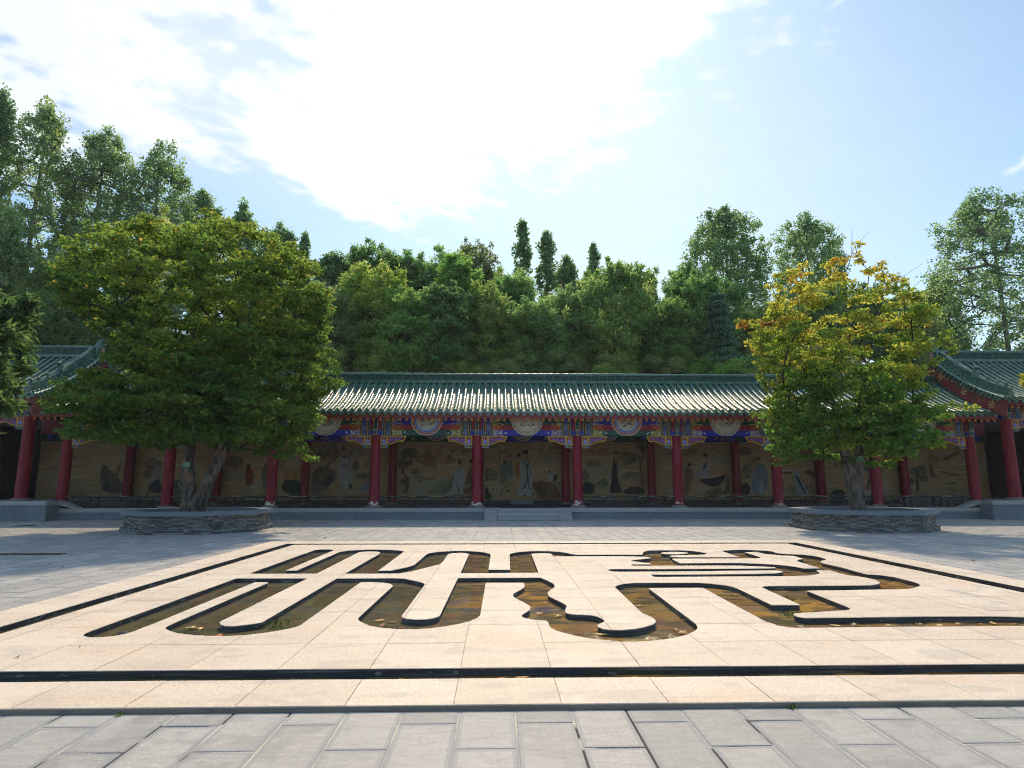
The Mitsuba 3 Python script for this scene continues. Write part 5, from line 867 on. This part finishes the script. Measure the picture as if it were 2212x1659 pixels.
# maker's tags tied to the two trunks
def tag(key, x, y, z, label):
    o = Polygon(chaikin([(-.13, -.075), (-.06, -.09), (.06, -.09), (.13, -.075), (.15, 0), (.13, .07), (.06, .085), (.03, .105), (-.03, .105), (-.06, .085), (-.13, .07), (-.15, 0)], 2))
    mv = lambda g: unary_union([g]) if False else __import__('shapely').affinity.translate(g, x, z)
    m = MB().add(*plate(mv(o), y, .008)); put(key, m.ply('tag_green'), label, 'tag')
    m = MB()
    for q in polys(mv(o).difference(mv(o).buffer(-.009))): m.add(*plate(q, y-.003, .002))
    for i in range(3):
        cx, cz = x-.055+i*.055, z+.035; w = .019
        for ln in ([[(-1, 1), (1, 1)], [(-.8, 0), (.8, 0)], [(-1, -1), (1, -1)]], [[(0, 1.1), (0, -1)], [(-1, .4), (1, .4)], [(-.9, -1), (-.2, .2)], [(.2, 1), (.9, -1)]], [[(-.8, 1), (-.8, -1)], [(-1, .3), (-.3, .3)], [(.1, 1), (.1, -1)], [(0, 1), (1, 1)], [(1, 1), (1, -1)], [(.3, .2), (.8, -.5)]])[i]:
            for q in polys(LineString([(cx+a*w, cz+b*w) for a, b in ln]).buffer(.0045)): m.add(*plate(q, y-.003, .002))
    for zz, a, b in ((-.012, -.10, .10), (-.034, -.10, .02), (-.034, .04, .10), (-.055, -.08, .08)):
        for q in polys(LineString([(x+a, z+zz), (x+b, z+zz)]).buffer(.0042)): m.add(*plate(q, y-.003, .002))
    m.put(key+'__lettering', 'tag_white')
tag('tree_tag', -10.80, 21.83, 2.24, 'small green lettered tag on the left maple trunk')
tag('tree_tag_001', 13.02, 21.80, 2.46, 'small green lettered tag on the right maple trunk')
def round_tree(name, x, y, top, hw, zb, seed, pal, label, kind='B', group=None, per=None, n=None):
    r = np.random.default_rng(seed); note(name, label, 'shrub' if kind == 'S2' else 'tree', group)
    g0 = float(hill(x, y)) if y > 35 else 0.0; H = top-g0; cb = g0+(.06 if kind != 'T' else .22)*H if y > 35 else zb
    if kind == 'C':
        n = n or 130; u = r.random(n); zz = cb+(top-cb)*u; bump = meshkit.noise(np.stack([u*9+seed, u*0, u*0], 1), 4); w = hw*np.clip(2.0-u*1.35, .2, 1.8)*(.55+.8*bump)*np.where(u > .94, .35, 1); a = r.uniform(0, 6.28, n); q = np.sqrt(r.random(n))
        C = np.stack([x+w*q*np.cos(a), y+w*q*np.sin(a), zz], 1); R_ = np.tile([hw*.36, hw*.36, .48], (n, 1))*r.uniform(.5, 1.5, (n, 1)); per = per or 44; L, W, up = .24, .20, .05
    elif kind == 'P':
        hw *= 1.15; n = n or int(190+95*hw); tops = [(sx_+r.uniform(-.1, .1), r.uniform(-.5, .5), r.uniform(.86, .97), r.uniform(.26, .38)) for sx_ in (-.72, -.42, .2, .45, .74)]+[(r.uniform(-.15, .15), 0, 1.0, .34), (r.uniform(-.3, .3), .2, .97, .3)]
        C = []; us = .78
        while len(C) < n:
            u = r.random(); a = r.uniform(0, 6.28)
            if u < us: rr = hw*(.78+.27*math.sin(3.1*(u/us)*.8))*r.random()**.42; C.append([x+rr*math.cos(a), y+rr*math.sin(a), cb+(top-cb)*u]); continue
            sx, sy, hh, ww = tops[r.integers(len(tops))]
            if u > hh: continue
            t = (u-us)/(hh-us); rr = hw*(ww+.12*(1-t))*(1-t**1.5*.85)*np.sqrt(r.random()); k_ = .95-.35*t
            C.append([x+sx*hw*k_+rr*math.cos(a), y+sy*hw*k_+rr*math.sin(a), cb+(top-cb)*u])
        C = np.array(C); R_ = np.tile([.36, .36, .46], (n, 1))*hw**.35*r.uniform(.5, 1.25, (n, 1)); per = per or 50; L, W, up = .20, .17, .05
    elif kind == 'D':
        n = n or 120; u = r.random(n)**1.25; zz = cb+(top-cb)*u; a = r.uniform(0, 6.28, n); q = hw*(1.04-u)*(.35+.65*r.random(n)); lay = np.floor(u*11)/11; zz = cb+(top-cb)*(lay+.028*r.random(n))-.16*q
        C = np.stack([x+q*np.cos(a), y+q*np.sin(a), zz], 1); R_ = np.tile([.48, .48, .12], (n, 1))*r.uniform(.7, 1.3, (n, 1)); per = per or 85; L, W, up = .22, .07, .3
    elif kind == 'S2':
        n = n or 24; a = r.uniform(0, 6.28, n); q = hw*np.sqrt(r.random(n)); zz = g0+.2+(top-g0-.2)*r.random(n)*np.sqrt(np.clip(1-(q/hw)**2*.7, .1, 1)); C = np.stack([x+q*np.cos(a), y+q*np.sin(a), zz], 1)
        R_ = np.tile([.52, .52, .36], (n, 1))*r.uniform(.6, 1.3, (n, 1)); per = per or 120; L, W, up = .17, .065, .2
    else:
        hw *= 1.18; n = n or int(120+85*hw); C = []
        tops = [(r.uniform(-.7, .7), r.uniform(-.6, .6), r.uniform(.74, .95)) for _ in range(5)]+[(r.uniform(-.2, .2), 0, 1.0)]; k0 = r.uniform(0, 50)
        while len(C) < n:
            m_ = 4*n; u = r.random(m_); a = r.uniform(0, 6.28, m_); q = r.random(m_)**.42; ti = np.array(tops)[r.integers(len(tops), size=m_)]; v_ = u/ti[:, 2]; t = np.clip((v_-.6)/.4, 0, 1)
            w = hw*(.62+.42*np.sin(3.0*np.clip(v_, 0, .62)+.25))*np.where(t > 0, .58+.42*(1-t)**.6, 1)*(1-.35*t**3)
            p = np.stack([x+ti[:, 0]*hw*.75*t+w*q*np.cos(a), y+ti[:, 1]*hw*.75*t+w*q*np.sin(a), cb+(top-cb)*u], 1)
            C += list(p[(v_ < 1) & (meshkit.fbm(p*[.75, .75, 1.0]+k0, 2, seed) > .44)])
        C = np.array(C[:n]); sprig = int(n*.22); tp = C[np.argsort(-C[:, 2]-r.normal(0, .8, len(C)))[:sprig]]; C = np.vstack([C, tp+np.stack([r.normal(0, .3, sprig), r.normal(0, .3, sprig), r.uniform(.1, .85, sprig)], 1)]); n = len(C); R_ = np.tile([.46, .46, .30], (n, 1))*r.uniform(.45, 1.4, (n, 1)); R_[-sprig:] *= [.42, .42, 1.1]; per = per or 58; L, W, up = (.32, .105, .2) if kind == 'B' else (.24, .13, .15)
        if kind == 'S': per = int(per*.55)
    stems = [([(x, y, g0-.4), (x+r.normal(0, .1), y, g0+.3*H), (x+r.normal(0, .2)*min(1, hw), y, g0+(.9 if kind in 'PCD' else .5)*H)], [0, 0, 0])]
    if kind == 'T': stems = [([(x+s*.25, y, g0-.3), (x+s*.6, y, g0+.28*H), (x+s*1.1, y+r.normal(0, .3), g0+.62*H)], [0, 0, 0]) for s in (-1, -.1, .9)]
    if kind != 'S2':
        P, par, rd, fx, nf = grow(stems, C, r, step=1.0, taper=.42, tip=.018, wig=.1, up0=.4)
        m = MB().add(*limb_mesh(P, par, rd, nf, 4))
        for pts, _ in stems: k_ = .020*H**.9*(.55 if kind in 'CT' else 1); m.add(*tube(chain(pts, 3), np.linspace(k_, k_*.22, 2*3+1), 7))
        m.put(name+'__trunk', 'pale_bark' if kind in ('P', 'C', 'T') else 'twig', smooth=True)
    v, f, c = leaf_mesh(C, R_, per, L, W, r, pal, up=up, droop=.3 if kind in ('B', 'D') else .1)
    hue = (meshkit.fbm(v[::4]*.35, 3, seed)-.5)[:, None]; c = c*np.repeat(1+hue*.9*np.array([1.3, 1, .8]), 4, 0)
    MB().add(v, f, np.clip(c, .004, .6)).put(name+('__crown' if kind != 'S2' else ''), 'leaf')
PALS = {'P': [(.085, .145, .055), (.11, .18, .06), (.14, .21, .07), (.08, .13, .06)], 'C': [(.08, .135, .055), (.105, .165, .065), (.13, .19, .075)], 'B': [(.085, .155, .045), (.11, .19, .05), (.07, .13, .045), (.14, .21, .06)], 'T': [(.065, .13, .040), (.08, .145, .038), (.10, .17, .045)], 'S': [(.065, .085, .035), (.085, .105, .045), (.10, .11, .05)], 'D': [(.055, .11, .07), (.07, .135, .085), (.055, .10, .06)]}
KN = {'P': 'poplar', 'C': 'columnar_poplar', 'B': 'broadleaf_tree', 'T': 'slender_tree', 'S': 'sparse_tree', 'D': 'cedar'}
BL = {'P': 'upright poplar', 'C': 'narrow columnar poplar', 'B': 'bushy green tree', 'T': 'slender many-stemmed tree', 'S': 'thin grey green tree', 'D': 'blue green cedar'}
HL = {0: 'tall poplar cut by the left edge of the photo', 1: 'tallest full poplar, second from the left edge', 2: 'third poplar from the left, between two tall poplars', 3: 'rightmost of the four tall poplars at left', 4: 'lower pale poplar at the left edge before the tall ones', 5: 'small bright green crown between the tall poplars and the green maple', 6: 'leaning poplar tip above the top of the green maple', 7: 'small spired poplar tip just right of the green maple top', 8: 'round grey green poplar with one spire right of the green maple', 9: 'broad dark green tree with feathery top on the hill left of centre', 10: 'bright green feathery tree below the broad hill tree left of centre', 11: 'green tree on the hill between the broad tree and the sparse one', 12: 'sparse grey green tree with scattered top leaves near the middle', 13: 'bright green bushy tree in front of the sparse grey green tree', 14: 'bushy tree left of the tallest columnar poplar', 15: 'tallest narrow columnar poplar in the middle of the skyline', 16: 'second columnar poplar, right of the tallest one', 17: 'third columnar poplar with a ragged tip, middle of the skyline', 18: 'thinnest columnar poplar, standing right behind the many-stemmed tree', 19: 'dark many-stemmed tree with bare trunks right of the middle', 20: 'short columnar poplar just left of the large right-hand poplar', 21: 'large full poplar left of the yellow orange maple', 22: 'dark bushy tree with brown seed heads before the large poplar', 23: 'blue green cedar with layered boughs left of the autumn maple', 24: 'pointed poplar rising right behind the autumn maple', 25: 'huge wide poplar at the right edge', 26: 'lower poplar between the autumn maple and the huge poplar', 27: 'bushy tree half hidden by the left side of the autumn maple'}
FILL = {'B': ('bushy green tree filling the wooded slope below the skyline', 'bushy trees of the wooded slope'), 'T': ('slender tree low on the slope between bushier trees', 'slender trees low on the slope'), 'P': ('poplar mostly hidden behind the green maple and the tall poplars', 'poplars behind the green maple'), 'D': ('small cedar low on the slope beside the green maple', None)}
for i, (kd, x, y, top, hw, zb) in enumerate(HT):
    lab, grp = (HL[i], None) if i in HL else FILL[kd]
    pal = np.array(PALS[kd])
    if i in (5, 10, 13, 27): pal = pal*[1.25, 1.3, 1.0]
    rp_ = np.random.default_rng(900+i); vr = 1 if kd in 'BTS' else .3; pal = pal*(1+vr*rp_.uniform(-.22, .22))*np.array([1+vr*rp_.uniform(-.15, .25), 1, 1+vr*rp_.uniform(-.2, .3)])*(1.15 if kd in 'BT' else 1.0)
    if i in (9, 22): pal = pal*.75
    round_tree(num(KN[kd]), x, y, top, hw, zb, 100+i, pal, lab, kd, grp)
# nearer trees at both edges of the picture
round_tree('courtyard_tree', -18.9, 21.0, 9.1, 2.2, 4.0, 61, np.array(PALS['B'])*[.48, .52, .55], 'dark leafy courtyard tree cut by the left edge before the pavilion', 'B', n=150, per=150)
round_tree('courtyard_tree_001', -12.0, 13.2, 2.65, .6, 1.95, 62, np.array(PALS['B'])*[1.5, 1.5, 1.0], 'bright leafy branch tips of a nearer tree entering at the left edge', 'B', n=16, per=60)
round_tree('courtyard_tree_002', 23.6, 21.6, 8.6, 2.6, 3.8, 63, [(.20, .20, .02), (.14, .17, .02), (.27, .18, .02)], 'yellowing tree of which only leaf tips show at the right edge', 'B', n=110, per=110)
r2 = np.random.default_rng(77); k = 0
SP = [[(.16, .22, .055), (.19, .235, .06), (.12, .195, .04)], [(.11, .21, .04), (.14, .25, .045)], [(.17, .20, .07), (.145, .175, .065)]]
for row, (y0, h0, h1, n) in enumerate(((38.3, 2.0, 3.2, 24), (40.6, 2.0, 3.6, 22), (43.0, 2.2, 4.0, 20), (46.0, 2.6, 4.4, 18))):
    for i in range(n):
        x = -20+44*(i+.5)/n+r2.normal(0, .8)+(row % 2); y = y0+r2.normal(0, .5); h = r2.uniform(h0, h1)
        round_tree(num('hill_shrub'), x, y, float(hill(x, y))+h, r2.uniform(1.0, 1.7), 0, 300+k, SP[r2.integers(3)], 'feathery yellow green shrub low on the slope above the gallery ridge', 'S2', 'shrubs along the foot of the slope'); k += 1
gp = np.stack([r2.uniform(-30, 34, 9000), r2.uniform(36.5, 62, 9000), np.zeros(9000)], 1); gp[:, 2] = hill(gp[:, 0], gp[:, 1])+.25
v, f, c = leaf_mesh(gp, np.tile([.45, .45, .35], (9000, 1)), 9, .24, .09, r2, [(.05, .085, .02), (.07, .10, .025), (.085, .09, .035)], up=.4)
MB().add(v, f, c).put('undergrowth', 'leaf', label='leafy undergrowth covering the slope', cat='undergrowth', kind='stuff')
# ---------------------------------------------------------------- thin summer haze
scene['haze_air'] = {'type': 'homogeneous', 'albedo': {'type': 'rgb', 'value': [.95, .96, .97]}, 'sigma_t': {'type': 'rgb', 'value': [.0004, .0004, .0004]}}
scene['camera']['medium'] = {'type': 'ref', 'id': 'haze_air'}
put('haze', {'type': 'cube', 'to_world': T().translate([0, 150, 17.5]).scale([650, 800, 20.5]), 'bsdf': {'type': 'null'}, 'interior': {'type': 'ref', 'id': 'haze_air'}}, 'faint bright haze over the courtyard and the wooded slope', 'haze', kind='stuff')
